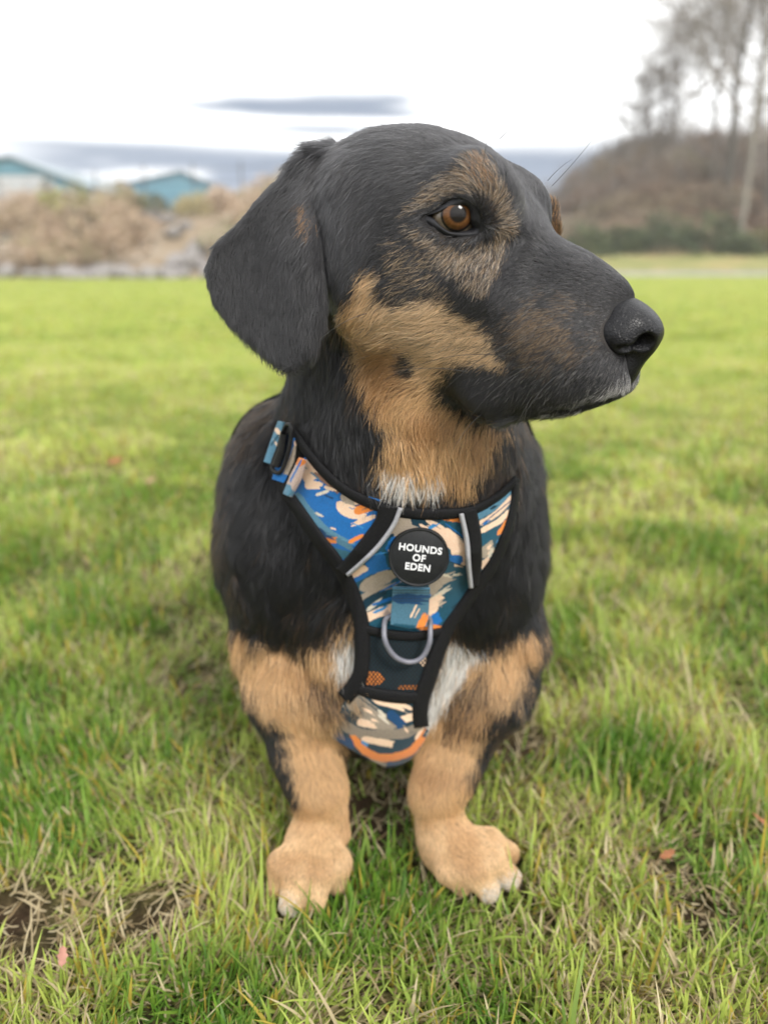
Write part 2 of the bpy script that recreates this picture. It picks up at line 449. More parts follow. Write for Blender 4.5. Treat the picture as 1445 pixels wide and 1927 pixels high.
LEG_TAN2 = [(845, 1195), (905, 1216), (960, 1192), (1014, 1165), (992, 1230), (972, 1290), (930, 1320), (905, 1370), (893, 1440), (872, 1505), (1010, 1560), (1010, 1760), (745, 1760), (745, 1480), (770, 1390), (800, 1330)]
WHITE_A = [(628, 1200), (662, 1168), (676, 1165), (676, 1240), (648, 1246), (634, 1222)]
WHITE_B = [(848, 1190), (882, 1208), (915, 1212), (880, 1246), (846, 1300), (818, 1345), (800, 1345), (812, 1280)]
DARK_ELBOW = [(600, 1240), (660, 1235), (668, 1300), (640, 1345), (600, 1330), (570, 1290)]
DARK_ELBOW2 = [(850, 1250), (905, 1245), (930, 1290), (895, 1350), (850, 1370), (835, 1330)]
MUZZLE_TICK = [(960, 640), (985, 560), (1060, 525), (1110, 560), (1120, 640), (1100, 700), (1000, 720)]
MOUTH = [(1198, 726), (1160, 744), (1110, 757), (1060, 764), (1005, 768)]
CHIN_WHITE = [(1010, 790), (1060, 755), (1130, 735), (1180, 705), (1215, 705), (1215, 745), (1150, 775), (1060, 800)]
CHEEK_TICK = [(735, 440), (800, 460), (850, 545), (880, 570), (770, 572), (740, 545)]
TOE_WHITE = [(528, 1668), (556, 1672), (572, 1730), (520, 1730)]
TOE_WHITE2 = [(918, 1640), (985, 1625), (985, 1700), (900, 1700)]
def lin(*c): return np.array(srgb(*c))
C_BLACK, C_BLACK2 = np.array((.0062, .0062, .0068)), np.array((.024, .0235, .0255))  # head black is paler and bluish: a flare veil put into the coat colour
C_TAN, C_TAN2, C_PALE, C_RUST = np.array((.63, .40, .195)), np.array((.46, .25, .105)), np.array((.72, .53, .33)), np.array((.36, .18, .065))
C_WHITE, C_BROWN = np.array((.72, .70, .66)), np.array((.085, .050, .028))
def coat(X, N, rnd=None):
    """colour of the coat at skin points; rnd (n,3) picks single hairs, None gives the mean"""
    n = len(X); px, py, d = pix(X)
    front = smooth(-(N * ray(px, py)).sum(1), -.25, .05)
    wob = (fbm(X, 90) - .5) * 34 + (vnoise(X, 420) - .5) * 14
    head = smooth(head_sdf(X), .012, .004); isear = ear(X) < .004
    tip = rnd[:, 0] if rnd is not None else np.full(n, .5)
    def reg(poly, s, w=None):
        w = 7 * max(s, .4) if w is None else w
        return front * smooth(poly_sd(px, py, poly) + wob * s, w, -w)
    def put(col, pr, new):
        if rnd is None: return col + pr[:, None] * (new - col)
        return np.where((rnd[:, 1] < pr)[:, None], new, col)
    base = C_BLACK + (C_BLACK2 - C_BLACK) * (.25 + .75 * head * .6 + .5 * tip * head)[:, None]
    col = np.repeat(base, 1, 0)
    brown = smooth(fbm(X + 3, 26), .40, .68) * (1 - head) * .50
    col = put(col, brown * (~isear), C_BROWN)
    notear = ~isear
    ck = reg(TAN_CHEEK, .8, 15) * notear
    pale = smooth(py, 760, 640) * .85 * smooth(px, 650, 760)
    tanc = C_TAN + (C_PALE - C_TAN) * pale[:, None]
    rust = smooth(np.hypot((px - 745) / 55, (py - 690) / 70), 1.1, .3) + .9 * smooth(np.hypot((px - 800) / 70, (py - 790) / 45), 1.0, .2)
    tanc = tanc + (C_TAN2 - tanc) * np.clip(rust, 0, 1)[:, None] * .8
    tanc = tanc + (C_RUST - tanc) * (smooth(fbm(X + 9, 60), .52, .75) * .5)[:, None]
    col = put(col, ck * .96, tanc)
    sp = smooth(np.hypot((px - 778) / 16, (py - 684) / 26), 1.2, .6) * notear * front
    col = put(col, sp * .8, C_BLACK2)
    ue = reg(UNDER_EYE, .6, 11) * notear
    lt = np.where((tip > .45)[:, None], np.array((.52, .42, .31)), np.array((.30, .20, .11))) if rnd is not None else C_TAN * .5
    col = put(col, ue * .48, lt)
    col = put(col, ue * smooth(np.hypot((px - 915) / 30, (py - 330) / 40), 1.3, .4) * .30, C_TAN2)
    col = put(col, reg(CHEEK_TICK, .6) * .22 * notear, C_PALE * .7)
    col = put(col, front * smooth(np.hypot((px - 1035) / 115, (py - 625) / 95), 1.15, .25) * smooth(fbm(X + 21, 130),   .22, .55) * .58 * notear, np.array((.22, .15, .09)))
    col = put(col, front * smooth(np.hypot((px - 1060) / 190, (py - 640) / 150), 1.1, .6) * .10 * notear, np.array((.20, .19, .18)))
    col = put(col, head * .055 * (X[:, 2] > .40), np.array((.13, .125, .125)))  # scattered pale grey hairs paint the highlights into the head coat
    col = put(col, reg(CHIN_WHITE, .9, 14) * .46, C_WHITE * .66)
    ml = np.abs(poly_sd(px, py, MOUTH + MOUTH[::-1])); col = put(col, front * smooth(ml, 7, 3) * .9 * (head > .5), C_BLACK * .6)
    col = put(col, reg(EAR_TAN, .5, 10) * isear * .38, C_TAN2 * .8)
    fe = smooth(FAR_EAR(X), .004, .002) * smooth(px, 1025, 1040)
    col = put(col, fe * .42, C_TAN2 * .7)
    col = put(col, reg(THROAT_WHITE, .8) * .8 * (1 - head), C_WHITE)
    low = (py > 1000) & (X[:, 1] < .66)
    t2 = np.maximum(reg(LEG_TAN, 1.1, 17), reg(LEG_TAN2, 1.1, 17)) * low
    inner = (1 - front) * (X[:, 2] < .07) * (X[:, 1] < .54)                   # the hidden backs of the paws
    t2 = np.maximum(t2, inner)
    legc = C_TAN * .98 + (np.array((.76, .53, .30)) - C_TAN) * smooth(X[:, 2], .07, .02)[:, None]
    legc = legc + (C_TAN2 - legc) * (smooth(fbm(X + 5, 45), .45, .75) * .55)[:, None]
    col = put(col, t2 * .97, legc)
    dk = np.maximum(reg(DARK_ELBOW, 1.4, 26), reg(DARK_ELBOW2, 1.4, 26)) * low
    col = put(col, dk * .62, C_BROWN * .9)
    col = put(col, np.maximum(reg(WHITE_A, .6), reg(WHITE_B, .5)) * low * .9, C_WHITE)
    col = put(col, np.maximum(reg(TOE_WHITE, .5), reg(TOE_WHITE2, .5)) * low * .65 * smooth(X[:, 2], .027, .013), C_WHITE)
    return col

# px, py, flow x, flow y, hair length in cm, lift
FLOW = np.array([
 (640, 300, -.6, .8, 1.1, .45), (700, 255, -1, .1, .8, .30), (780, 240, -1, .1, .7, .25), (880, 245, -1, -.1, .6, .25), (960, 270, -.8, -.6, .6, .25), (1000, 340, -.25, -1, .5, .2), (1030, 400, -.2, -1, .5, .2), (1040, 460, -.7, -.7, .45, .2),
 (800, 290, -1, .1, .7, .25), (720, 340, -1, .5, .8, .25), (660, 400, -.7, .8, 1.0, .3), (760, 400, -1, .25, .6, .25), (900, 320, -.55, -1, .7, .35), (860, 345, -1, .05, .55, .3), (938, 400, .5, -.8, .5, .3), (800, 370, -1, .3, .55, .3),
 (940, 452, -.1, .9, .45, .3), (952, 425, .7, .1, .45, .3), (880, 490, -.45, .9, .55, .35), (820, 460, -.8, .5, .5, .3), (910, 530, -.4, .9, .6, .35), (760, 480, -.9, .4, .8, .3), (700, 520, -.7, .6, 1.1, .4), (660, 590, -.75, .6, 1.3, .5), (690, 650, -.8, .45, 1.4, .5), (800, 620, -1, .25, .8, .25),
 (880, 600, -.9, .4, .6, .25), (760, 690, -.8, .4, 1.0, .35), (820, 690, -.8, .6, .8, .3), (900, 660, -.9, .45, .6, .25), (700, 720, -.5, .8, 1.5, .45), (960, 600, -.85, .4, .45, .22), (1040, 560, -.9, .1, .4, .2), (1120, 560, -.9, -.2, .30, .15), (1185, 552, -.9, -.3, .16, .1), (1140, 610, -.9, .1, .2, .12), (1120, 650, -.8, .4, .3, .2), (1180, 690, -.4, .9, .35, .3), (1000, 500, -.8, .0, .4, .2),
 (1000, 680, -.8, .6, .45, .25), (1080, 660, -.8, .5, .4, .25), (1120, 700, -.6, .8, .45, .3), (1170, 700, -.3, 1, .5, .35), (1100, 750, -.4, 1, .6, .4), (1040, 770, -.4, 1, .7, .45), (870, 730, -.7, .6, .6, .3), (930, 770, -.6, .8, .6, .3), (860, 770, -.3, 1, .9, .35),
 (560, 320, -.6, .8, 1.0, .3), (600, 300, -.5, .8, 1.2, .4), (480, 430, -.45, .9, .8, .10), (560, 430, -.25, 1, 1.0, .13), (400, 490, -.1, 1, .6, .08), (440, 560, .15, 1, .75, .10), (500, 600, .2, 1, .8, .10), (570, 560, .05, 1, 1.0, .12), (560, 660, .1, 1, .7, .10), (595, 600, .1, 1, 1.2, .2),
 (620, 450, -.2, 1, 1.0, .3), (630, 650, 0, 1, 1.6, .35), (520, 740, -.25, 1, 1.9, .4), (620, 800, .1, 1, 2.0, .35), (720, 800, 0, 1, 1.7, .35), (780, 840, .15, 1, 1.7, .35), (860, 840, .25, 1, 1.6, .3), (980, 830, .3, 1, 2.0, .4), (920, 900, .2, 1, 1.8, .3), (760, 880, -.15, 1, 2.0, .55), (820, 900, .1, 1, 1.8, .5), (770, 930, 0, 1, 1.2, .3),
 (440, 880, -.35, 1, 1.9, .35), (420, 1000, -.4, .9, 2.0, .3), (500, 1000, -.5, .85, 1.9, .3), (580, 1080, -.5, .85, 1.9, .28), (620, 1140, -.4, .9, 2.0, .35), (430, 1120, -.15, 1, 2.0, .3), (480, 1180, -.35, .9, 2.0, .35), (560, 1230, -.1, 1, 2.0, .42), (640, 1210, .1, 1, 2.0, .5), (620, 1300, .25, 1, 2.0, .5),
 (480, 1300, .3, 1, 1.6, .3), (530, 1400, .35, 1, 1.2, .25), (590, 1400, .15, 1, 1.0, .25), (605, 1480, .05, 1, .7, .2), (600, 1560, -.1, 1, .40, .12), (570, 1640, -.2, 1, .34, .12), (540, 1690, -.1, 1, .34, .15), (630, 1640, .1, 1, .34, .12),
 (980, 950, .3, 1, 1.9, .35), (1010, 1080, .2, 1, 1.9, .35), (950, 1060, .3, .9, 1.9, .3), (900, 1150, .35, .9, 1.9, .3), (990, 1180, .1, 1, 1.9, .35), (860, 1220, -.1, 1, 1.6, .4), (920, 1260, -.1, 1, 2.0, .45), (960, 1300, -.35, 1, 1.6, .35), (870, 1340, -.3, 1, 1.9, .45),
 (900, 1400, -.35, 1, 1.1, .25), (840, 1420, -.2, 1, .9, .2), (820, 1490, 0, 1, .65, .2), (840, 1580, .35, 1, .40, .12), (920, 1620, .7, .8, .34, .12), (960, 1650, .7, .7, .34, .15), (800, 1600, 0, 1, .5, .15)], float)
def flow(X, N):
    px, py, d = pix(X)
    W = np.zeros((len(X), 4)); 
    for a in range(0, len(X), 50000):
        q = slice(a, a + 50000)
        w = 1 / ((px[q, None] - FLOW[:, 0]) ** 2 + (py[q, None] - FLOW[:, 1]) ** 2 + 350.0) ** 1.6
        w /= w.sum(1)[:, None]; W[q] = w @ FLOW[:, 2:]
    T = W[:, :1] * AX_R - W[:, 1:2] * AX_U
    back = smooth((N * ray(px, py)).sum(1), -.1, .5) * (X[:, 1] > .5)
    rear = np.array([0, .8, -.6]); T = T * (1 - back)[:, None] + rear * back[:, None]
    rr = smooth(X[:, 1], .62, .72); T = T * (1 - rr)[:, None] + rear * rr[:, None]
    T -= (T * N).sum(1)[:, None] * N
    T /= np.linalg.norm(T, axis=1)[:, None] + 1e-9
    Lh = W[:, 2] * (1 - rr) + 2.0 * rr
    return T, Lh * .01, W[:, 3]

bv, bq = mesh_sdf(sdf, (-.20, .28, -.008), (.20, 1.16, .56), .0025)
bn = grad(sdf, bv)
m = NT('dog_skin'); m.color(m.attr()); m.set(Roughness=.75, Specular_IOR_Level=.2); MAT_SKIN = m.m
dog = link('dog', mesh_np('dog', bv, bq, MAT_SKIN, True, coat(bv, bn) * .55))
tag(dog, 'black and tan short-legged dog sitting on the lawn with its head turned aside', 'dog')

# nose
NOSE_C = head_pt(13.05, 0, -.75)
def nose_sdf(X): return 1.14 * nose_unit(NOSE_C + (X - NOSE_C) / 1.14)
def nose_unit(X):
    d = None
    for fn, k in [(hell((13.15, 0, -.15), (1.55, 1.5, .98), -14), 0), (hell((13.0, 1.15, -.72), (1.0, .72, .78)), .003), (hell((13.0, -1.15, -.72), (1.0, .72, .78)), .003),
                  (hell((13.75, 0, -.85), (.80, .62, 1.0)), .004), (hell((13.6, 0, -2.0), (.78, .80, 1.05), 8), .004)]:
        e = fn(X); d = e if d is None else smin(d, e, k)
    for s in (1, -1):
        hole = smin(hcone((14.35, s * .92, -.52), (13.0, s * .62, -.42), .45, .30)(X), hcone((14.0, s * 1.05, -.72), (13.35, s * 1.9, -1.15), .20, .08)(X), .003)
        d = -smin(-d, hole, .0018)
    q = (X - HS) * 100; top = (q @ HU - (.93 - .27 * (q @ HF - 13))) * .01; d = -smin(-d, -top, .0022)          # flat leather on top
    frt = (q @ HF - 14.62) * .01; d = -smin(-d, -frt, .002)
    grv = hcone((14.58, 0, -.9), (14.35, 0, -3.2), .09, .12)(X)
    return -smin(-d, grv, .0012)
c_ = head_pt(13.3, 0, -.9)
nv, nq = mesh_sdf(nose_sdf, c_ - .036, c_ + .036, .0007)
m = NT('nose_leather')
vor = m.n('ShaderNodeTexVoronoi', feature='DISTANCE_TO_EDGE'); vor.inputs['Scale'].default_value = 620; m.l(m.obj(), vor.inputs['Vector'])
m.color(m.ramp(m.noise(300), [(.3, (.004, .004, .005)), (.7, (.009, .009, .011))]))
mp = m.n('ShaderNodeMapRange'); mp.inputs[2].default_value = .12; m.l(vor.outputs['Distance'], mp.inputs[0])
m.bump(mp.outputs[0], .4, .0005); m.set(Roughness=.36, Specular_IOR_Level=.28)
link('nose', mesh_np('nose', nv, nq, m.m), dog)

# eye: ball, iris, pupil, lids
def ball_patch(center, axis, r, a0, a1, nr=14, nt=48):
    axis = axis / np.linalg.norm(axis); x = np.cross(axis, [0, 0, 1.]); x /= np.linalg.norm(x); y = np.cross(x, axis)
    th = np.arange(nt) * 2 * math.pi / nt; al = np.linspace(a0, a1, nr)
    v = np.array([center + r * (math.cos(a) * axis + math.sin(a) * (math.cos(t) * x + math.sin(t) * y)) for a in al for t in th])
    i = np.arange(nr - 1)[:, None] * nt; j = np.arange(nt)[None]; k = (j + 1) % nt
    return v, np.stack([i + j, i + nt + j, i + nt + k, i + k], -1).reshape(-1, 4), np.repeat(al, nt), np.tile(th, nr)
gaze = PD(np.array(862.), np.array(402.), .3767 - .0007) - EYE_C
m = NT('eye_white'); m.color(m.ramp(m.noise(160), [(.3, (.10, .075, .05)), (.7, (.19, .15, .11))])); m.set(Roughness=.25, Coat_Weight=1.0, Coat_Roughness=.03)
v, f, al, th = ball_patch(EYE_C, gaze, EYE_R, .02, 2.6, 40)
eye = link('eye', mesh_np('eye', v, f, m.m), dog)
m = NT('iris'); m.color(m.attr()); m.set(Roughness=.5, Specular_IOR_Level=.05, Coat_Weight=.8, Coat_Roughness=.02, Coat_IOR=1.38)
v, f, al, th = ball_patch(EYE_C, gaze, EYE_R + .00035, .001, .72, 40, 120)
v = v + (gaze / np.linalg.norm(gaze)) * (.0011 * smooth(al, .72, .45))[:, None]
rr = al / .66
st = .5 + .5 * np.sin(th * 23 + 3 * np.sin(th * 5)) * np.sin(th * 41 + 1)
ic = np.array((.135, .058, .020)) * (.62 + .45 * st)[:, None] * (.55 + .45 * smooth(rr, .40, .62))[:, None]
ic = ic * (1 - .55 * smooth(np.sin(th), .1, .9))[:, None] if False else ic
ic = ic + (np.array((.012, .010, .009)) - ic) * np.maximum(smooth(rr, .88, 1.0), smooth(rr + .03 * np.sin(th * 31) * np.sin(th * 7), .60, .46))[:, None]
link('iris', mesh_np('iris', v, f, m.m, True, ic), eye)
# lids
def resamp(poly, n): return spline(poly, n, True)
def surf_depth(px, py, fn, d0=.30, d1=.9, it=90):
    D = np.full(px.shape, d0); R_ = ray(px, py); nr_ = np.linalg.norm(R_, axis=1)
    for _ in range(it):
        s_ = fn(CAM + D[:, None] * R_); D = np.minimum(D + np.clip(s_, -.01, .02) * .85 / nr_, d1)
    return D
n_ = 90
Lo = []; Li = []
for k in range(len(LID_OUT)):
    pass
lo_, li_ = np.array(LID_OUT, float), np.array(LID_IN, float)
def closed_par(P_, n):                           # same parameter for both outlines, so that their points pair up
    m_ = len(P_); out = []
    for q in np.linspace(0, m_, n, endpoint=False):
        k = int(q); t = q - k; a, b, c, d = (P_[(k + i - 1) % m_] for i in range(4))
        out.append(.5 * (2 * b + (c - a) * t + (2 * a - 5 * b + 4 * c - d) * t * t + (3 * b - a - 3 * c + d) * t ** 3))
    return np.array(out)
lo_, li_ = closed_par(lo_, n_), closed_par(li_, n_)
def head_only(X): return head_sdf(X)
rows = []
Dout = surf_depth(lo_[:, 0], lo_[:, 1], head_only)
Ri = ray(li_[:, 0], li_[:, 1])
oc = CAM - EYE_C; bq_ = (Ri * oc).sum(1); aq_ = (Ri * Ri).sum(1); cq_ = oc @ oc - (EYE_R + .0009) ** 2
disc = np.maximum(bq_ ** 2 - aq_ * cq_, 0); Din = (-bq_ - np.sqrt(disc)) / aq_
for t in np.linspace(0, 1, 9):
    q = lo_ + (li_ - lo_) * t
    Dm = (Dout + .0012) * (1 - t) + Din * t - .0009 * math.sin(math.pi * min(1, t * 1.02)) ** .8 + .0012 * (t == 1)
    rows.append(PD(q[:, 0], q[:, 1], Dm))
rows.append(PD(li_[:, 0], li_[:, 1], Din + .004))
lv = np.vstack(rows); i = np.arange(len(rows) - 1)[:, None] * n_; j = np.arange(n_)[None]; k = (j + 1) % n_
m = NT('eyelid_skin'); m.color(m.ramp(m.noise(500), [(.3, (.010, .010, .012)), (.7, (.022, .022, .025))])); m.bump(m.noise(1200), .3, .0004); m.set(Roughness=.55, Specular_IOR_Level=.3)
link('eyelid', mesh_np('eyelid', lv, np.stack([i + j, i + k, i + n_ + k, i + n_ + j], -1).reshape(-1, 4), m.m), dog)

m = NT('claw_horn'); m.color(m.ramp(m.noise(400, 2), [(.3, (.018, .014, .012)), (.7, (.05, .04, .034))])); m.set(Roughness=.4)
for kn, t in CLAWS:
    d_ = t - kn; d_ /= np.linalg.norm(d_); tt = np.linspace(0, 1, 6)
    P_ = t + d_ * (.0055 + .0085 * tt)[:, None] + np.array([0, 0, 1]) * (.0012 - .0055 * tt ** 2)[:, None]
    mb = MB(); mb.tube(P_, np.array([.0022, .0022, .0020, .0016, .0011, .0004]), 8); mb.build('claw', m.m, dog, True)
# ---------------------------------------------------------------- lawn, road, banks
def grid_mesh(name, xs, ys, zfn, mat, kind='structure', colfn=None):
    X, Y = np.meshgrid(xs, ys); Z = zfn(X, Y)
    v = np.stack([X.ravel(), Y.ravel(), Z.ravel()], 1); nx, ny = len(xs), len(ys)
    i = np.arange(ny - 1)[:, None] * nx; j = np.arange(nx - 1)[None]
    f = np.stack([i + j, i + j + 1, i + nx + j + 1, i + nx + j], -1).reshape(-1, 4)
    o = link(name, mesh_np(name, v, f, mat, True, None if colfn is None else colfn(v)))
    tag(o, kind=kind); return o
def n2(X, Y, s, n=3): return fbm(np.stack([X.ravel(), Y.ravel(), np.zeros(X.size)], 1), s, n).reshape(X.shape)
SOIL = [(5, 1735, .045), (75, 1800, .028), (300, 1725, .032), (965, 1412, .045), (370, 1285, .05), (700, 1520, .07), (1250, 1640, .03), (1320, 1720, .03), (700, 1590, .035)]
SOIL_W = [(*PZ(float(x), float(y))[:2], r) for x, y, r in SOIL]
def bare(x, y):                                  # 1 on the worn earth patches
    b = np.zeros(np.shape(x))
    for sx, sy, r in SOIL_W: b = np.maximum(b, smooth(np.hypot((x - sx), (y - sy)) / r, 1.15, .35))
    return np.clip(b * (.55 + 1.0 * n2(np.asarray(x) + 3., np.asarray(y), 60, 2)), 0, 1)
m = NT('lawn_ground')
p_ = m.n('ShaderNodeNewGeometry').outputs['Position']
n1 = m.noise(2.2, 5, .6, p_); n2_ = m.noise(120, 4, .6, p_); n3 = m.noise(.35, 4, .55, p_)
soil = m.ramp(n2_, [(.3, (.022, .014, .008)), (.55, (.055, .036, .022)), (.8, (.12, .085, .05))])
green = m.ramp(n1, [(.3, (.19, .25, .04)), (.5, (.27, .31, .065)), (.72, (.38, .36, .12))])
green = m.mix(.35, green, m.ramp(n3, [(.3, (.15, .22, .035)), (.7, (.33, .33, .09))]))
sepd = m.n('ShaderNodeSeparateXYZ'); m.l(p_, sepd.inputs[0])
mr = m.n('ShaderNodeMapRange'); m.l(sepd.outputs[1], mr.inputs[0]); mr.inputs[1].default_value = .9; mr.inputs[2].default_value = 3.5
thatch = m.ramp(n2_, [(.35, (.03, .028, .012)), (.55, (.09, .085, .03)), (.75, (.34, .28, .14))])
near = m.mix(m.attr('Soil'), thatch, soil)
m.color(m.mix(mr.outputs[0], near, green)); m.bump(n2_, .6, .006); m.set(Roughness=.95, Specular_IOR_Level=.1)
xs = np.unique(np.r_[np.linspace(-320, -30, 10), np.linspace(-30, -3, 28), np.linspace(-3, -1, 21), np.linspace(-1, 1, 101), np.linspace(1, 3, 21), np.linspace(3, 30, 28), np.linspace(30, 320, 10)])
ys = np.unique(np.r_[np.linspace(-120, -3, 8), np.linspace(-3, .1, 12), np.linspace(.1, 1.6, 76), np.linspace(1.6, 5, 35), np.linspace(5, 40, 36), np.linspace(40, 420, 16)])
def lawn_z(X, Y):
    r = smooth(np.hypot(X, Y), 6, 2); return (n2(X, Y, 7) - .5) * .022 * r - .004 * bare(X, Y) - .003
lawn = grid_mesh('lawn', xs, ys, lawn_z, m.m)
v_ = np.empty(len(lawn.data.vertices) * 3, np.float32); lawn.data.vertices.foreach_get('co', v_); v_ = v_.reshape(-1, 3)
a_ = lawn.data.attributes.new('Soil', 'FLOAT_COLOR', 'POINT'); c_ = np.ones((len(v_), 4), np.float32)
c_[:, :3] = np.clip(bare(v_[:, 0], v_[:, 1]) + .8 * smooth(fbm(v_ * [1, 1, 0], 9), .60, .72), 0, 1)[:, None]; a_.data.foreach_set('color', c_.ravel())

def grass_blades(name, n, y0, y1, seg, hscale, wscale, pw, straw, seed):
    g = np.random.default_rng(seed)
    u = g.random(n); k = 1 - pw
    y = (y0 ** k + u * (y1 ** k - y0 ** k)) ** (1 / k) if abs(k) > 1e-6 else y0 * (y1 / y0) ** u
    x = (g.random(n) * 2 - 1) * (y * .80 + .45)
    P0 = np.stack([x, y, np.zeros(n)], 1)
    b = bare(x, y); patch = .5 * fbm(P0, 3.2) + .5 * fbm(P0 + 31, 11, 2); fine = fbm(P0 + 7, 16, 2)
    keep = (g.random(n) > b * .80) & (g.random(n) < .30 + 1.15 * smooth(fine, .30, .58))
    if y0 < 2: 
        Q = P0 + np.array([0, 0, .012]); nr = (y < .62) & (np.abs(x) < .16)
        bad = np.zeros(n, bool); bad[nr] = sdf(Q[nr]) < .004; keep &= ~bad
    bk = b[keep]
    x, y, P0, patch, fine = x[keep], y[keep], P0[keep], patch[keep], fine[keep]; n = len(x)
    P0[:, 2] = lawn_z(x, y) - .002
    kind = g.random(n); st = kind < (straw + .5 * bk) * (.5 + 1.2 * smooth(patch, .4, .65)); yel = (~st) & (kind > .86)
    tuft = smooth(fbm(P0 + 3, 6, 2), .48, .68)
    near_dog = smooth(np.hypot(x, y - .52), .34, .12)
    h = (.010 + .019 * g.random(n) ** 1.4 + .016 * tuft * g.random(n)) * hscale
    if y0 < 2:
        near_paw = np.maximum(smooth(np.hypot(x + .055, y - .440), .085, .03), smooth(np.hypot(x - .062, y - .450), .095, .03)); h *= 1 - .05 * near_paw; h = np.where(g.random(n) < .035, h * 1.8, h)
    lean = np.abs(g.normal(.80, .50, n)); lean[st] = g.uniform(.85, 1.5, st.sum()); lean = np.clip(lean, .05, 1.5)
    lie = fbm(P0 + 13, 5, 2) * 12.0
    az = np.where(g.random(n) < .25, lie, g.random(n) * 6.283); d = np.stack([np.cos(az), np.sin(az), np.zeros(n)], 1)
    sd = np.stack([-np.sin(az), np.cos(az), np.zeros(n)], 1)
    w = (.0007 + .0010 * g.random(n) ** 1.5) * wscale; w[st] *= .75
    curl = g.uniform(.1, .9, n)
    tw = g.normal(0, .5, n)
    rows = []; cur = P0.copy(); L = h * 1.25
    for s_ in range(seg + 1):
        t = s_ / seg; wd = w * (1 - .82 * t ** 1.8) * (.75 + .5 * min(1, t * 3))
        sdt = sd * np.cos(tw * t)[:, None] + np.array([0, 0, 1.]) * np.sin(tw * t)[:, None] * .6
        if s_ < seg: rows += [cur - sdt * wd[:, None], cur + sdt * wd[:, None]]
        else: rows += [cur.copy()]
        a = np.clip(lean * (.45 + curl * 1.1 * t), 0, 1.62)
        cur = cur + (d * np.sin(a)[:, None] + np.array([0, 0, 1.]) * np.cos(a)[:, None]) * (L / seg)[:, None]
    V = np.stack(rows, 1); m_ = V.shape[1]; base = np.arange(n)[:, None] * m_
    fl = []
    for s_ in range(seg - 1): fl.append(base + np.array([[2 * s_, 2 * s_ + 1, 2 * s_ + 3, 2 * s_ + 2]]))
    tri = base + np.array([[2 * seg - 2, 2 * seg - 1, 2 * seg]])
    V[:, :, 2] = np.maximum(V[:, :, 2], .0015)
    ga, gb, gc = np.array((.060, .160, .016)), np.array((.175, .315, .034)), np.array((.50, .58, .13))
    t = g.random(n); col = ga + (gb - ga) * t[:, None]
    yl = np.clip(smooth(patch, .40, .62) * .85 + g.normal(0, .15, n) + .45 * smooth(y, .7, 2.2), 0, 1); col = col + (gc - col) * yl[:, None]
    col[st] = (np.array((.68, .58, .37)) + (np.array((.28, .20, .10)) - np.array((.68, .58, .37))) * g.random((st.sum(), 1)))
    yy = yel & (g.random(n) < .45); col[yy] = np.array((.46, .36, .06)) * (.7 + .5 * g.random((yy.sum(), 1)))
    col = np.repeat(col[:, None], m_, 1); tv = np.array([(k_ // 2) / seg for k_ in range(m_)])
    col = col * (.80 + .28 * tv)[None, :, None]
    dry = (g.random(n) < .22)[:, None] & (tv > .8)[None]; col[dry] = (.36, .27, .11)
    return V.reshape(-1, 3), [np.vstack(fl), tri] if fl else [tri], col.reshape(-1, 3)
m = NT('grass_blade'); ca = m.attr(); m.color(ca); m.set(Roughness=.5, Specular_IOR_Level=.35)
trn = m.n('ShaderNodeBsdfTranslucent'); m.l(ca, trn.inputs[0]); ms = m.n('ShaderNodeMixShader'); ms.inputs[0].default_value = .38
m.l(m.b.outputs[0], ms.inputs[1]); m.l(trn.outputs[0], ms.inputs[2]); m.l(ms.outputs[0], m.out.inputs[0]); M_GRASS = m.m
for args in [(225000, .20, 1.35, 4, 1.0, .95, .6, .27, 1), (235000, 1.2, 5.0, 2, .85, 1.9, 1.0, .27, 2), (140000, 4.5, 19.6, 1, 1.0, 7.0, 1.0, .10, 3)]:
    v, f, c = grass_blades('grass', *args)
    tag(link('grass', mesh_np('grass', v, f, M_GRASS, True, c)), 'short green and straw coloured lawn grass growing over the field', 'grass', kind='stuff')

# road and verge on the right
def band(name, pts, z, mat):                     # (x, y_near, y_far) sections
    v = []; 
    for x, a, b in pts: v += [(x, a, z), (x, b, z)]
    f = [(2 * k, 2 * k + 2, 2 * k + 3, 2 * k + 1) for k in range(len(pts) - 1)]
    return tag(link(name, mesh_np(name, np.array(v), np.array(f), mat, False)), kind='structure')
band('road', [(-1.0, 21.6, 26.0), (2, 21.3, 26.2), (8, 21.0, 26.4), (20, 21.0, 26.6), (60, 22, 27.6), (120, 24, 29.6)], .012, noisy('asphalt', (.23, .23, .235), (.30, .30, .30), 3, .9, .3, .02))
mb = MB(); 
for x in np.arange(-1, 60, 1.0): mb.box((x + .5, 20.93 + .02 * abs(x - 10) * .2, .03), (.985, .14, .10))
o = mb.build('kerb', noisy('kerb_stone', (.32, .31, .29), (.42, .41, .39), 6), None); tag(o, kind='structure')
# banks: left riprap bank with a level top, right hill
def bank_z(X, Y):
    e = 18.25 + .5 * (n2(X, Y * 0, .35) - .5)
    top = 1.62 + .3 * (n2(X + 50, Y, .22) - .5) + .06 * np.clip(X + 6.5, -20, 6)
    z = top * smooth(Y, e, e + 3.6) + (n2(X, Y, .9) - .5) * .35 * smooth(Y, e + .2, e + 1.5)
    return np.where(X > -1.2, z * smooth(X, 1.5, -1.2), z) - .02
xs = np.linspace(-34, 1.5, 143); ys = np.r_[np.linspace(18.0, 23, 42), np.linspace(23.5, 95, 24)]
m = NT('bank_soil'); p_ = m.n('ShaderNodeNewGeometry').outputs['Position']
m.color(m.mix(.5, m.ramp(m.noise(.8, 5, .6, p_), [(.3, (.16, .115, .075)), (.5, (.27, .20, .14)), (.7, (.33, .29, .25))]), m.ramp(m.noise(3.5, 5, .6, p_), [(.3, (.15, .12, .07)), (.7, (.36, .30, .22))])))
m.set(Roughness=.95)
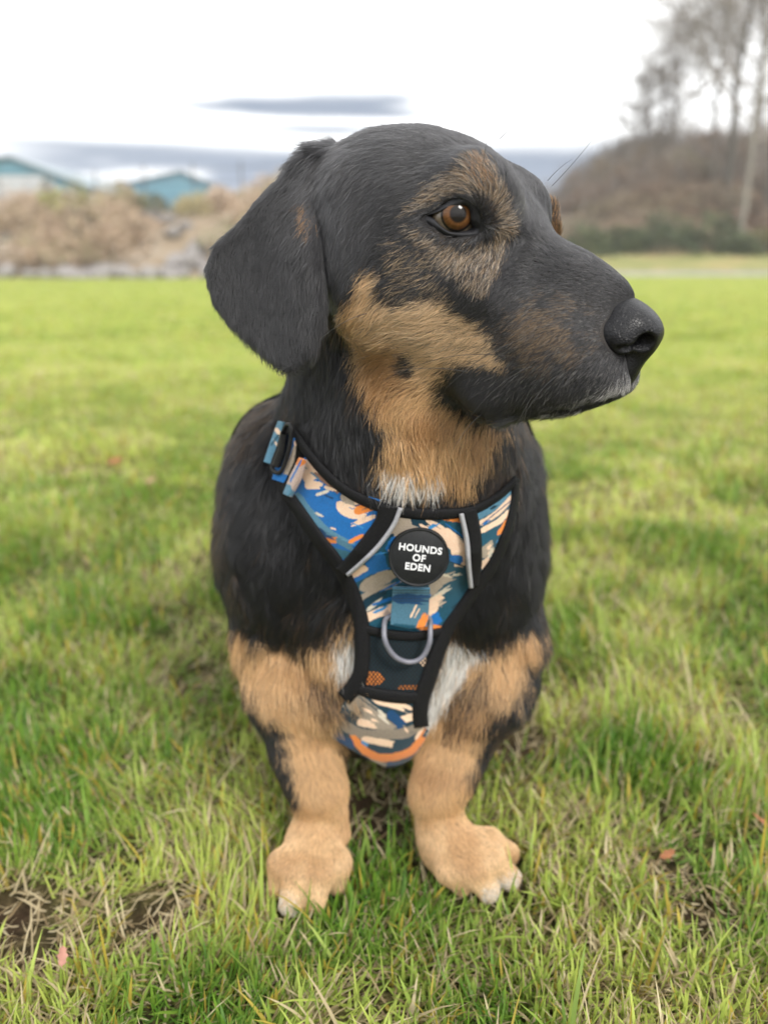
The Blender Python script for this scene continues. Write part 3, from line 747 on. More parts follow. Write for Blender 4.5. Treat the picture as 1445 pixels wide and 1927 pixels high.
grid_mesh('bank', xs, ys, bank_z, m.m)
def hill_z(X, Y):
    rid = 5.3 * smooth(X - .12 * (Y - 40), 2.5, 14.5) * smooth(Y, 29.2, 43)
    return rid + .5 * smooth(Y, 27.0, 30) * smooth(X, -2, 3) + (n2(X, Y, .35) - .5) * 1.5 * smooth(Y, 30, 36) * smooth(X, 5, 10) - .02
xs = np.linspace(-3, 70, 120); ys = np.r_[np.linspace(26.8, 50, 60), np.linspace(52, 130, 14)]
m = NT('hill_soil'); p_ = m.n('ShaderNodeNewGeometry').outputs['Position']
sepz = m.n('ShaderNodeSeparateXYZ'); m.l(p_, sepz.inputs[0])
hz = m.n('ShaderNodeMapRange'); m.l(sepz.outputs[1], hz.inputs[0]); hz.inputs[1].default_value = 29.5; hz.inputs[2].default_value = 31.5
m.color(m.mix(hz.outputs[0], m.ramp(m.noise(.9, 5, .6, p_), [(.3, (.13, .16, .035)), (.55, (.26, .24, .09)), (.75, (.34, .22, .10))]), m.ramp(m.noise(.5, 5, .6, p_), [(.3, (.09, .075, .045)), (.6, (.17, .11, .07)), (.8, (.22, .14, .09))])))
m.set(Roughness=.95)
grid_mesh('hill', xs, ys, hill_z, m.m)

# scrub, shrubs, rocks
def leaf_cloud(g, n, shape, size, cols, gap=2.2, up=.3):
    """small leaf faces through an uneven crown; shape(rng, n) gives points, returns verts, quads, colours"""
    p_ = shape(g, int(n * 1.8)); keep = fbm(p_ + g.random(3) * 50, gap, 2) > .44; p_ = p_[keep][:n]; n = len(p_)
    a = g.normal(size=(n, 3)); a[:, 2] = a[:, 2] * (1 - up) + up; a /= np.linalg.norm(a, axis=1)[:, None]
    b = np.cross(a, g.normal(size=(n, 3))); b /= np.linalg.norm(b, axis=1)[:, None]
    s_ = size * (.6 + .8 * g.random(n))[:, None]
    V = np.stack([p_ - a * s_, p_ + b * s_ * .38, p_ + a * s_, p_ - b * s_ * .38], 1).reshape(-1, 3)
    c = np.asarray(cols)[g.integers(0, len(cols), n)] * (.7 + .6 * g.random((n, 1)))
    return V, np.arange(4 * n).reshape(n, 4), np.repeat(c, 4, 0)
M_LEAF = NT('leaf'); _c = M_LEAF.attr(); M_LEAF.color(_c); M_LEAF.set(Roughness=.7, Specular_IOR_Level=.2); M_LEAF = M_LEAF.m
M_BARK = noisy('bark', (.075, .065, .05), (.17, .15, .12), 14, .9, .4, .01)
M_PALEBARK = noisy('pale_bark', (.17, .155, .13), (.28, .26, .22), 9, .9, .4, .01)
def stems(g, n, h, spread, r):
    mb = MB()
    for k in range(n):
        a = g.random() * 6.283; q = g.random() ** .6 * spread; hh = h * (.55 + .5 * g.random())
        t = np.linspace(0, 1, 4)[:, None]
        P_ = np.array([math.cos(a), math.sin(a), 0]) * q * (.12 + .88 * t ** 1.4) + np.array([0, 0, hh]) * t + g.normal(0, .03, (4, 3)) * h * t
        mb.tube(P_, r * np.array([1, .8, .5, .2]), 3)
    return mb
def dome(h, r, pw=.5):
    def f(g, n):
        a = g.random(n) * 6.283; q = g.random(n) ** pw * r; z = h * (1 - (q / r) ** 2) ** .6 * (g.random(n) ** .55)
        lump = 1 + .5 * (vnoise(np.stack([np.cos(a) * 2, np.sin(a) * 2, z / h * 2 + h], 1), 1.3) - .5)
        return np.stack([q * np.cos(a) * lump, q * np.sin(a) * lump, z * lump], 1)
    return f
BROWNS = [(.30, .20, .13), (.24, .16, .10), (.36, .26, .17), (.20, .15, .09), (.26, .21, .11)]
def scrub(name, label, pts, cols, size, n):
    g = np.random.default_rng(len(pts)); Vs, Fs, Cs = [], [], []; o_ = 0
    for x, y, z, h, r in pts:
        V, F_, C_ = leaf_cloud(g, n, dome(h, r), size, [cols[g.integers(0, len(cols))], cols[g.integers(0, len(cols))]], 2.0, .7)
        Vs.append(V + (x, y, z)); Fs.append(F_ + o_); Cs.append(C_); o_ += len(V)
    tag(link(name, mesh_np(name, np.vstack(Vs), np.vstack(Fs), M_LEAF, False, np.vstack(Cs))), label, 'scrub', kind='stuff')
g = np.random.default_rng(5); pts = []
for k in range(150):
    x = g.uniform(-16, .2); y = g.uniform(19.2, 24); h = g.uniform(.35, .9)
    if abs(x + 5.4 - .5 * (21 - y)) < .55 or (x < -9.3 and y < 20.3 and x > -10.6): continue
    pts.append((x, y, float(bank_z(np.array([[x]]), np.array([[y]]))[0, 0]) - .05, h * smooth(x, 1.2, -1.5) + .1, h * g.uniform(.8, 1.5)))
scrub('bank_scrub', 'dead brown weeds and bramble covering the rocky bank on the left', pts, [(.46, .34, .25), (.50, .39, .29), (.38, .29, .21), (.42, .36, .21), (.33, .32, .19), (.50, .41, .34)], .055, 900)
pts = []
for k in range(230):
    x = g.uniform(7, 30); y = g.uniform(32.5, 46); h = g.uniform(.5, 1.15)
    pts.append((x, y, float(hill_z(np.array([[x]]), np.array([[y]]))[0, 0]) - .2, h, h * g.uniform(.9, 1.5)))
scrub('hill_scrub', 'rust brown bracken and bramble thicket covering the hill on the right', pts, [(.30, .215, .155), (.34, .24, .165), (.24, .18, .135), (.23, .20, .14), (.31, .26, .165), (.20, .155, .12)], .075, 900)
def make_shrub(seed, h, r, cols, n, size, stem_r=.012):
    g = np.random.default_rng(seed); V, F_, C_ = leaf_cloud(g, n, dome(h, r, .45), size, cols, 2.4, .2)
    return mesh_np('foliage', V, F_, M_LEAF, False, C_), stems(g, 12, h * .9, r * .8, stem_r)
def place_shrub(name, label, x, y, z, h, r, cols, n, size, seed, group=None, cat='shrub'):
    e = empty(name, (x, y, z)); tag(e, label, cat, group)
    me, st = make_shrub(seed, h, r, cols, n, size); link('foliage', me, e); st.build('stem', M_BARK, e); return e
GREENS = [(.085, .105, .055), (.11, .135, .065), (.15, .16, .075), (.07, .085, .05)]
for k, (px, y, h, r, lb, cols) in enumerate([
    (1095, 30.5, 1.15, 1.0, 'small dark green bush at the near end of the hill beside the dog\'s muzzle', GREENS),
    (1160, 31.2, 1.0, .95, 'low green bush between the small end bush and the big evergreen', GREENS),
    (1238, 31.0, 1.45, 1.25, 'big dark evergreen bush at the foot of the bracken hill', GREENS[:2] + [GREENS[3]]),
    (1325, 31.4, 1.35, 1.3, 'broad dark green bush next to the pale tree trunk', GREENS),
    (1372, 30.6, .8, .9, 'lower green bush in front of the pale tree trunk', GREENS),
    (1435, 30.8, .95, 1.1, 'yellowish green bush right of the pale tree trunk', [(.13, .13, .045), (.17, .15, .06), (.09, .10, .04)])]):
    x = (px - 722.5) / F_PX * y * .965; place_shrub('green_shrub', lb, x, y, float(hill_z(np.array([[x]]), np.array([[y]]))[0, 0]) - .1, h, r, cols, 1500, .10, 40 + k)
for px, y, h, lb in [(120, 21.0, .95, 'thin yellowish sapling on the bank below the left warehouse gable'), (168, 21.4, 1.0, 'yellow green sapling on the bank in front of the gap between roofs')]:
    x = (px - 722.5) / F_PX * y * .965
    place_shrub('sapling', lb, x, y, float(bank_z(np.array([[x]]), np.array([[y]]))[0, 0]) - .05, h, .45, [(.34, .33, .12), (.26, .27, .10)], 260, .08, 60 + int(px), None, 'sapling')
for px, py, y, h, lb in [(180, 420, 20.2, .8, 'dark grey green bush in the brown bank scrub'), (300, 385, 21.3, .5, 'small green bush high on the bank below the far gable')]:
    x = (px - 722.5) / F_PX * y * .965
    place_shrub('bank_bush', lb, x, y, float(bank_z(np.array([[x]]), np.array([[y]]))[0, 0]), h, .55, [(.15, .16, .10), (.20, .19, .13), (.12, .13, .09)], 500, .09, 80 + int(px))
# rocks at the foot of the bank
M_ROCK = noisy('rock', (.17, .155, .15), (.30, .28, .27), 2.5, .9, .5, .03)
rock_me = []
for s in range(5):
    bm = bmesh.new(); bmesh.ops.create_icosphere(bm, subdivisions=2, radius=1); g = np.random.default_rng(200 + s)
    pl = g.normal(size=(9, 3)); pl /= np.linalg.norm(pl, axis=1)[:, None]; dcut = g.uniform(.62, .9, 9)
    for v in bm.verts:
        q = np.array(v.co)
        for a, d_ in zip(pl, dcut):
            e = q @ a - d_
            if e > 0: q = q - a * e
        v.co = q
    me = bpy.data.meshes.new('rock'); bm.to_mesh(me); bm.free(); me.materials.append(M_ROCK); rock_me.append(me)
g = np.random.default_rng(9)
for k in range(74):
    if k < 46: x, y = g.uniform(-13, -1.6), g.uniform(18.25, 18.9)
    elif k < 66: y = g.uniform(18.9, 21.2); x = -5.4 + .5 * (21 - y) + g.normal(0, .32)
    else: x, y = g.uniform(-10.8, -9.2), g.uniform(18.9, 20.4)
    o = link('rock', rock_me[k % 5]); s = g.uniform(.13, .30)
    o.scale = (s * g.uniform(.9, 1.5), s, s * g.uniform(.6, .95)); o.rotation_euler = (g.uniform(-.3, .3), g.uniform(-.3, .3), g.random() * 6.28)
    o.location = (x, y, float(bank_z(np.array([[x]]), np.array([[y]]))[0, 0]) + s * .25)
    if k < 46: tag(o, 'pale grey boulder along the foot of the brown bank at the lawn edge', 'rock', 'boulders at the foot of the bank')
    elif k < 66: tag(o, 'pale lilac grey boulder in the stony chute running down the brown bank', 'rock', 'boulders in the stony chute')
    else: tag(o, 'light grey boulder of the rock outcrop low on the bank under the left warehouse', 'rock', 'boulders of the left outcrop')

# bare trees
def make_tree(seed, h, trunk_r, spread, depth=5, lean=0.0, low=.28):
    g = np.random.default_rng(seed); trunk, crown = MB(), MB()
    t = np.linspace(0, 1, 9); P_ = np.stack([lean * h * t ** 1.5 + np.cumsum(g.normal(0, .012 * h, 9)) * .5, np.cumsum(g.normal(0, .012 * h, 9)) * .5, h * .92 * t], 1); P_[0, :2] = 0
    trunk.tube(P_, trunk_r * (1 - .85 * t), 8)
    def grow(p0, d, L, r, k):
        n = 4 if k < 3 else 3; pts_ = [p0]; q = d.copy()
        for i in range(n):
            q = q + g.normal(0, .16, 3) + np.array([0, 0, .07]); q /= np.linalg.norm(q); pts_.append(pts_[-1] + q * L / n)
        pts_ = np.array(pts_); crown.tube(pts_, r * np.linspace(1, .5, n + 1), 4 if k < 2 else 3)
        if k >= depth: return
        for c in range(g.integers(3, 6) if k < 3 else 3):
            f_ = g.uniform(.3, 1.0); i = f_ * n; a = pts_[int(min(i, n - 1))] + (pts_[min(int(i) + 1, n)] - pts_[int(min(i, n - 1))]) * (i - int(i) if i < n else 1)
            nd = q + g.normal(0, .62, 3); nd[2] += .12; nd /= np.linalg.norm(nd)
            grow(a, nd, L * g.uniform(.5, .74), max(r * .56, .013), k + 1)
    for b in range(19):
        f_ = low + (1 - low) * (b + g.random()) / 19; i = f_ * 8; a = P_[int(i)] + (P_[min(int(i) + 1, 8)] - P_[int(i)]) * (i - int(i))
        az = b * 2.4 + g.random(); d = np.array([math.cos(az), math.sin(az), g.uniform(.35, .9)]); d /= np.linalg.norm(d)
        grow(a, d, spread * (1.05 - .6 * f_) * g.uniform(.8, 1.15), max(trunk_r, .2) * .30 * (1.1 - .7 * f_), 1)
    return trunk, crown
M_TWIG = noisy('twig_bark', (.20, .175, .155), (.29, .26, .23), 20, .9)
def place_tree(label, px, y, h, r, spread, seed, mt, depth=4, lean=0, low=.28, group=None):
    x = (px - 722.5) / F_PX * y * .925; z = float(hill_z(np.array([[x]]), np.array([[y]]))[0, 0]) - .2
    e = empty('bare_tree', (x, y, z)); tag(e, label, 'tree', group)
    t, c = make_tree(seed, h, r, spread, depth, lean, low); t.build('trunk', mt, e, True); c.build('crown', M_TWIG, e, False)
place_tree('tall leafless tree with a pale trunk at the foot of the hill', 1400, 31.0, 15.0, .11, 5.2, 1, M_PALEBARK, 5)
place_tree('leafless grey tree with wide spreading twigs left of the pale trunk', 1368, 36.0, 13.0, .2, 4.9, 2, M_BARK, 5)
place_tree('dark leafless tree cut off by the right edge of the view', 1455, 34.0, 15.0, .24, 5.4, 3, M_BARK, 5)
place_tree('bare tree on the ridge behind the wide grey tree', 1325, 43.0, 9.0, .14, 4.0, 6, M_BARK, 4, 0, .2)
place_tree('small twiggy bare tree standing on the ridge crest at its left end', 1255, 42.0, 5.2, .10, 2.6, 4, M_BARK, 4, 0, .15)
place_tree('low bare sapling on the slope of the ridge nearest the dog\'s head', 1205, 43.0, 3.2, .06, 1.6, 5, M_BARK, 4, 0, .12)
place_tree('second tall bare tree rising behind the dark right hand one', 1420, 44.0, 15.0, .2, 5.0, 8, M_BARK, 4)
# upright bare twigs that soften the ridge line
mb = MB(); g = np.random.default_rng(31)
for k in range(2600):
    x = g.uniform(5.5, 34); y = g.uniform(36, 47)
    t = np.linspace(0, 1, 4)[:, None]; h = g.uniform(.9, 2.0); a = g.random() * 6.28; q = np.array([math.cos(a), math.sin(a), 0]) * h * g.uniform(.05, .5)
    mb.tube(np.array([x, y, 0]) + q * t ** 1.5 + np.array([0, 0, h]) * t, .022 * np.array([1, .8, .6, .3]), 3)
V_ = np.vstack(mb.v); base_xy = V_.reshape(-1, 12, 3)[:, 0, :2]
V_[:, 2] += np.repeat(hill_z(base_xy[None, :, 0], base_xy[None, :, 1])[0] - .1, 12)
mb.v = [V_]; tag(mb.build('twig_thicket', M_TWIG, None), 'grey leafless brush standing along the crest of the hill', 'thicket', kind='stuff')

# warehouses
M_TEAL = NT('teal_cladding'); w_ = M_TEAL.n('ShaderNodeTexWave', bands_direction='X'); w_.inputs['Scale'].default_value = 1.6; M_TEAL.l(M_TEAL.obj(), w_.inputs['Vector'])
M_TEAL.color(M_TEAL.ramp(M_TEAL.noise(.5, 4), [(.3, (.075, .21, .28)), (.7, (.10, .26, .33))])); M_TEAL.bump(w_.outputs['Fac'], .4, .05); M_TEAL.set(Roughness=.55); M_TEAL = M_TEAL.m
M_PALE = noisy('pale_cladding', (.40, .42, .44), (.50, .52, .53), .8, .6)
M_TRIM = noisy('trim_metal', (.05, .16, .20), (.06, .19, .24), 2, .5); M_ROOF = noisy('roof_sheet', (.20, .26, .29), (.26, .32, .35), .7, .6)
def warehouse(label, xc, y, z0, half, eave, apex, length, door, left=None):
    e = empty('warehouse', (xc, y, z0)); tag(e, label, 'warehouse')
    mb = MB(); hl = half if left is None else left
    sec = [(-hl, 0), (half, 0), (half, eave), (0, apex), (-hl, eave)]
    v = np.array([(a, 0, b) for a, b in sec] + [(a, length, b) for a, b in sec]); mb.add(v, [[0, 1, 6, 5], [1, 2, 7, 6], [4, 0, 5, 9]])
    f5 = np.array([[0, 1, 2, 3, 4], [9, 8, 7, 6, 5]]); mb.add(v, f5); mb.build('wall', M_TEAL, e)
    for s in (1, -1):
        mb = MB(); th = .12; oh = .35
        w_ = half if s > 0 else hl
        sl = np.array([s * w_, eave - apex]); sl = sl / np.linalg.norm(sl)
        a = np.array([0, apex]); b = np.array([s * w_, eave]) + sl * oh; nn = np.array([-sl[1] * s, sl[0] * s]) * s; nn = nn if nn[1] > 0 else -nn
        q = [a + nn * .01, b + nn * .01, b + nn * th, a + nn * th]
        v = np.array([(p_[0], yy, p_[1]) for yy in (-oh, length + oh) for p_ in q])
        mb.add(v, [[0, 1, 2, 3], [7, 6, 5, 4], [0, 4, 5, 1], [1, 5, 6, 2], [2, 6, 7, 3], [3, 7, 4, 0]]); mb.build('roof', M_ROOF, e)
        mb = MB(); q = [a - nn * .28, b - nn * .28, b - nn * .005, a - nn * .005]
        v = np.array([(p_[0], yy, p_[1]) for yy in (-.10, -.02) for p_ in q]); mb.add(v, [[0, 1, 2, 3], [7, 6, 5, 4], [0, 4, 5, 1], [1, 5, 6, 2], [2, 6, 7, 3], [3, 7, 4, 0]]); mb.build('barge_board', M_TRIM, e)
    if door:
        x0, x1, zt = door; d = MB()
        n = 14
        for k in range(n): d.box(((x0 + x1) / 2, -.06, (k + .5) * zt / n), (x1 - x0, .06, zt / n - .04))
        dd = d.build('roller_door', M_PALE, e)
        fr = MB(); fr.box((x1 + .12, -.07, zt / 2), (.2, .12, zt)); fr.box((x0 - .12, -.07, zt / 2), (.2, .12, zt)); fr.box(((x0 + x1) / 2, -.07, zt + .12), (x1 - x0 + .5, .12, .2)); fr.build('door_frame', M_TRIM, dd)
warehouse('teal gabled warehouse with a pale roller door behind the left bank', -27.5, 62, .0, 5.2, 5.55, 7.48, 34, (-4.6, 2.3, 6.25), 9.0)
warehouse('smaller looking teal gabled warehouse further off to the right', -18.9, 78, .0, 5.6, 5.95, 8.05, 30, None, 10.5)
# wire fence along the bank top
fe = empty('wire_fence', (-6.8, 24.0, 0)); tag(fe, 'thin wire fence with dark posts along the top of the left bank', 'fence')
M_POST = noisy('post_wood', (.07, .06, .05), (.13, .11, .09), 6)
for px in (-60, 30, 118, 205, 292, 380, 466, 552):
    x = (px - 722.5) / F_PX * 24 * .965; zb = float(bank_z(np.array([[x]]), np.array([[24.0]]))[0, 0])
    mb = MB(); mb.box((x + 6.8, 0, zb + .55), (.035, .035, 1.5)); mb.box((x + 6.8, 0, zb + 1.315), (.028, .028, .03)); mb.build('post', M_POST, fe)
for h in (.45, .8, 1.15):
    xx = np.linspace(-13.3, -2.7, 30); zz = bank_z(xx[None], np.full((1, 30), 24.0))[0]; zz = np.convolve(np.r_[zz[:2], zz, zz[-2:]], np.ones(5) / 5, 'valid') + h
    mb = MB(); mb.tube(np.stack([xx + 6.8, np.full(30, -.05), zz], 1), .006, 4); mb.build('wire', M_POST, fe)
# fallen leaves
M_DEAD = noisy('dead_leaf', (.16, .055, .022), (.32, .13, .05), 60, .8)
def fallen(label, px, py, s, rz, mat=M_DEAD):
    t = np.linspace(-1, 1, 7); w = (1 - t ** 2) ** .7 * .42 * (1 + .25 * np.cos(t * 9)); v = []
    for a, b in zip(t, w): v += [(a, -b, .25 * b + .12 * a * a), (a, 0, .10 * a * a), (a, b, .32 * b + .10 * a)]
    f = []; 
    for k in range(6): f += [(3 * k, 3 * k + 3, 3 * k + 4, 3 * k + 1), (3 * k + 1, 3 * k + 4, 3 * k + 5, 3 * k + 2)]
    vv = np.array(v) * s; n_ = np.tile([0, 0, 1.0], (len(vv), 1)); V, Fl = [np.vstack([vv, vv - n_ * s * .03])], [np.array(f), np.array(f)[:, ::-1] + len(vv)]
    o = link('fallen_leaf', mesh_np('fallen_leaf', V[0], Fl, mat)); o.location = tuple(PZ(float(px), float(py), .018)); o.rotation_euler = (.35, -.2, rz); tag(o, label, 'leaf')
fallen('curled rust brown dead leaf in the grass by the right paw side', 1255, 1608, .007, .4)
fallen('orange brown dead leaf at the right edge of the lawn', 1432, 1546, .009, 2.2)
fallen('distant reddish dead leaf on the lawn left of the dog\'s neck', 216, 868, .020, 1.0)
fallen('distant pale brown dead leaf left of the dog\'s shoulder', 283, 905, .014, .3, noisy('pale_dead_leaf', (.26, .16, .09), (.38, .25, .14), 40, .8))
fallen('pinkish dead leaf scrap on the earth patch at lower left', 118, 1800, .007, 1.9, noisy('pink_dead_leaf', (.34, .16, .12), (.46, .24, .18), 60, .8))
FUR_N = 800000
# ---------------------------------------------------------------- fur
FAB = [[(516, 790), (545, 802), (620, 900), (712, 952), (885, 965), (975, 903), (972, 950), (953, 1005), (905, 1100), (850, 1176), (830, 1230), (812, 1290), (800, 1385), (745, 1452), (620, 1388), (640, 1310), (668, 1290), (676, 1180), (645, 1090), (590, 1014), (530, 932), (496, 866)]]
def grow_fur(name, n_target, cover):
    tri = np.vstack([bq[:, [0, 1, 2]], bq[:, [0, 2, 3]]])
    a, b, c = bv[tri[:, 0]], bv[tri[:, 1]], bv[tri[:, 2]]
    area = .5 * np.linalg.norm(np.cross(b - a, c - a), axis=1)
    ctr = (a + b + c) / 3; nn = bn[tri].mean(1)
    px, py, d = pix(ctr)
    face = -(nn * ray(px, py)).sum(1)
    hd = smooth(head_sdf(ctr), .012, .004)
    er = ear(ctr) < .004
    dens = (1 + 1.6 * hd + .5 * er) * np.where(face > -.35, 1.0, .22) * np.where(ctr[:, 1] > .72, .3, 1) * np.where(ctr[:, 2] < .075, 1.5, 1)
    p_ = area * dens; p_ /= p_.sum()
    t = rng.choice(len(tri), n_target, p=p_)
    u, v = rng.random(n_target), rng.random(n_target); s_ = u + v > 1; u[s_], v[s_] = 1 - u[s_], 1 - v[s_]
    X = a[t] + u[:, None] * (b[t] - a[t]) + v[:, None] * (c[t] - a[t])
    N = bn[tri[t, 0]] * (1 - u - v)[:, None] + bn[tri[t, 1]] * u[:, None] + bn[tri[t, 2]] * v[:, None]
    N /= np.linalg.norm(N, axis=1)[:, None]
    px, py, d = pix(X)
    keep = np.ones(len(X), bool)
    # none on the nose, the lids, under the harness or on the soles
    keep &= nose_sdf(X) > .0004
    ed = np.linalg.norm(X - EYE_C, axis=1)
    keep &= ~((poly_sd(px, py, LID_OUT) < -1) & (ed < .03))
    if cover is not None: keep &= ~cover(X, N, px, py)
    keep &= X[:, 2] > .002
    X, N, px, py = X[keep], N[keep], px[keep], py[keep]
    n = len(X)
    T, Lh, lift = flow(X, N)
    rnd = rng.random((n, 3))
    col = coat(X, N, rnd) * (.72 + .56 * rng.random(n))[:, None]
    side = np.cross(N, T)
    # clumping: neighbouring hairs share a lean and a length
    cl = (fbm(X + 1.7, 150, 2) - .5); cl2 = (fbm(X + 5.1, 150, 2) - .5)
    lg = smooth(Lh, .010, .018); sway = cl * (.6 + .7 * lg) + rng.normal(0, .20, n)
    T = T + side * sway[:, None]; T /= np.linalg.norm(T, axis=1)[:, None]
    Lh = Lh * (.75 + .5 * rng.random(n)) * (1 + cl2 * (.3 + .5 * lg))
    edir = np.clip(lift * (1 + rng.normal(0, .25, n)) + cl2 * (.14 + .25 * lg), .06, 1.1)
    K = 5; P_ = np.empty((n, K, 3), np.float32); P_[:, 0] = X - N * .0004
    cur = X.copy()
    bend = rng.normal(0, .12, n)
    for k in range(1, K):
        f_ = k / (K - 1)
        el = edir * (1.35 - 1.0 * f_)
        dr = T * np.cos(el)[:, None] + N * np.sin(el)[:, None] + side * (bend * f_)[:, None]
        dr[:, 2] -= .15 * f_ * smooth(Lh, .009, .02)
        dr /= np.linalg.norm(dr, axis=1)[:, None]
        cur = cur + dr * (Lh / (K - 1))[:, None]
        P_[:, k] = cur
    hc = bpy.data.hair_curves.new(name)
    hc.add_curves([K] * n)
    hc.attributes['position'].data.foreach_set('vector', P_.ravel())
    rad = hc.attributes.get('radius') or hc.attributes.new('radius', 'FLOAT', 'POINT')
    rw = (.000075 + .000065 * smooth(Lh, .006, .018)) * (.8 + .4 * rng.random(n)) * np.where(face_w(X, N) < -.35, 2.0, 1.0)
    pr = np.array([1, .95, .8, .55, .12])
    rad.data.foreach_set('value', (rw[:, None] * pr).astype(np.float32).ravel())
    ca = hc.attributes.new('Col', 'FLOAT_COLOR', 'CURVE')
    cc = np.ones((n, 4), np.float32); cc[:, :3] = col
    ca.data.foreach_set('color', cc.ravel())
    lum = col.mean(1)                            # the short head coat is sleek, the body coat soft and matt
    sl = (.19 + .33 * smooth(head_sdf(X), .03, .004) + .12 * (ear(X) < .004)) * smooth(lum, .16, .05) + .10
    sa = hc.attributes.new('Sleek', 'FLOAT', 'CURVE'); sa.data.foreach_set('value', (sl * (.6 + .8 * rng.random(n))).astype(np.float32))
    m = NT('fur')
    hb = m.n('ShaderNodeBsdfHairPrincipled'); hb.parametrization = 'COLOR'; m.l(m.attr(), hb.inputs['Color'])
    hb.inputs['Roughness'].default_value = .32; hb.inputs['Radial Roughness'].default_value = .5; hb.inputs['Coat'].default_value = .0
    hb.inputs['Random Roughness'].default_value = .3
    ms = m.n('ShaderNodeMixShader'); ga = m.n('ShaderNodeAttribute', attribute_name='Sleek'); m.l(ga.outputs['Fac'], ms.inputs[0])
    m.color(m.attr()); m.set(Roughness=.42, Specular_IOR_Level=.5)
    m.l(m.b.outputs[0], ms.inputs[1]); m.l(hb.outputs[0], ms.inputs[2]); m.l(ms.outputs[0], m.out.inputs[0])
    hc.materials.append(m.m)
    return link(name, hc, dog)
def face_w(X, N):
    px, py, d = pix(X); return -(N * ray(px, py)).sum(1)
def under_harness(X, N, px, py):
    m_ = np.zeros(len(X), bool)
    sel = (X[:, 1] < .64) & (py > 740) & (torso_sdf(X) < .012)
    for p_ in FAB: m_[sel] |= poly_sd(px[sel], py[sel], p_) < -6
    return m_ & (head_sdf(X) > .01)
fur = grow_fur('fur', FUR_N, under_harness)
# ---------------------------------------------------------------- harness worn on the chest
harness = empty('dog_harness', tuple(PY(735, 1250, .50)))
tag(harness, 'camouflage print chest harness with black binding and round badge worn by the dog', 'harness')
HLOC = np.array(harness.location)
def child(name, me): 
    o = link(name, me, harness); o.location = -Vector(HLOC); return o
def on_chest(px, py, off):
    px = np.asarray(px, float); py = np.asarray(py, float)
    off = np.broadcast_to(np.asarray(off, float), px.shape)
    D = surf_depth(px, py, lambda X: torso_sdf(X) - off, .36)
    X = PD(px, py, D); return X, grad(torso_sdf, X, .007)
def thicken(v, n, faces, t):                     # faces: list of arrays; closes a sheet into a thin solid
    nv_ = len(v); v2 = np.vstack([v, v - n * t])
    out = []; edges = {}
    for f in faces:
        f = np.asarray(f); out += [f, f[:, ::-1] + nv_]
        for k in range(f.shape[1]):
            for a, b in zip(f[:, k], f[:, (k + 1) % f.shape[1]]): edges[(a, b)] = edges.get((a, b), 0) + 1
    rim = np.array([(a, b) for (a, b) in edges if (b, a) not in edges])
    out.append(np.stack([rim[:, 1], rim[:, 0], rim[:, 0] + nv_, rim[:, 1] + nv_], 1))
    return v2, out
def sheet(poly, sp, round_=True):                # fine triangulation of a photograph-space outline
    P_ = np.asarray(poly, float)
    per = np.linalg.norm(np.roll(P_, -1, 0) - P_, axis=1)
    B = np.vstack([P_[k] + (np.roll(P_, -1, 0)[k] - P_[k]) * np.linspace(0, 1, max(2, int(l / sp) + 1), endpoint=False)[:, None] for k, l in enumerate(per)])
    lo, hi = P_.min(0), P_.max(0)
    gx, gy = np.meshgrid(np.arange(lo[0], hi[0], sp), np.arange(lo[1], hi[1], sp * .87))
    gx = gx + (np.arange(gx.shape[0]) % 2)[:, None] * sp * .5
    g = np.stack([gx.ravel(), gy.ravel()], 1)
    g = g[poly_sd(g[:, 0], g[:, 1], P_) < -sp * .6]
    V = [Vector(p_) for p_ in np.vstack([B, g])]
    E_ = [(k, (k + 1) % len(B)) for k in range(len(B))]
    vo, _, fo, *_r = geometry.delaunay_2d_cdt(V, E_, [list(range(len(B)))], 1, 1e-4)
    q = np.array([(a.x, a.y) for a in vo]); f = np.array([t for t in fo if len(t) == 3], np.int64)
    a, b, c = q[f[:, 0]], q[f[:, 1]], q[f[:, 2]]
    cr = (b[:, 0] - a[:, 0]) * (c[:, 1] - a[:, 1]) - (b[:, 1] - a[:, 1]) * (c[:, 0] - a[:, 0])
    f[cr > 0] = f[cr > 0][:, ::-1]
    return q, f
TEAL, TEALD, BLUE, STEEL, PEACH, TAUPE, ORANGE, PINK, CREAM, BROWNF, NAVY = (np.array(srgb(*c)) for c in
    [(22, 76, 96), (14, 52, 68), (22, 104, 174), (82, 128, 152), (236, 204, 176), (168, 154, 138), (232, 138, 62), (190, 168, 158), (214, 204, 186), (140, 106, 88), (14, 66, 110)])
def z4(*p_): return [(x / 3.2114 + 620, y / 3.2114 + 880) for x, y in p_]
def z3(*p_): return [(x / 3.8543 + 370, y / 3.8543 + 760) for x, y in p_]
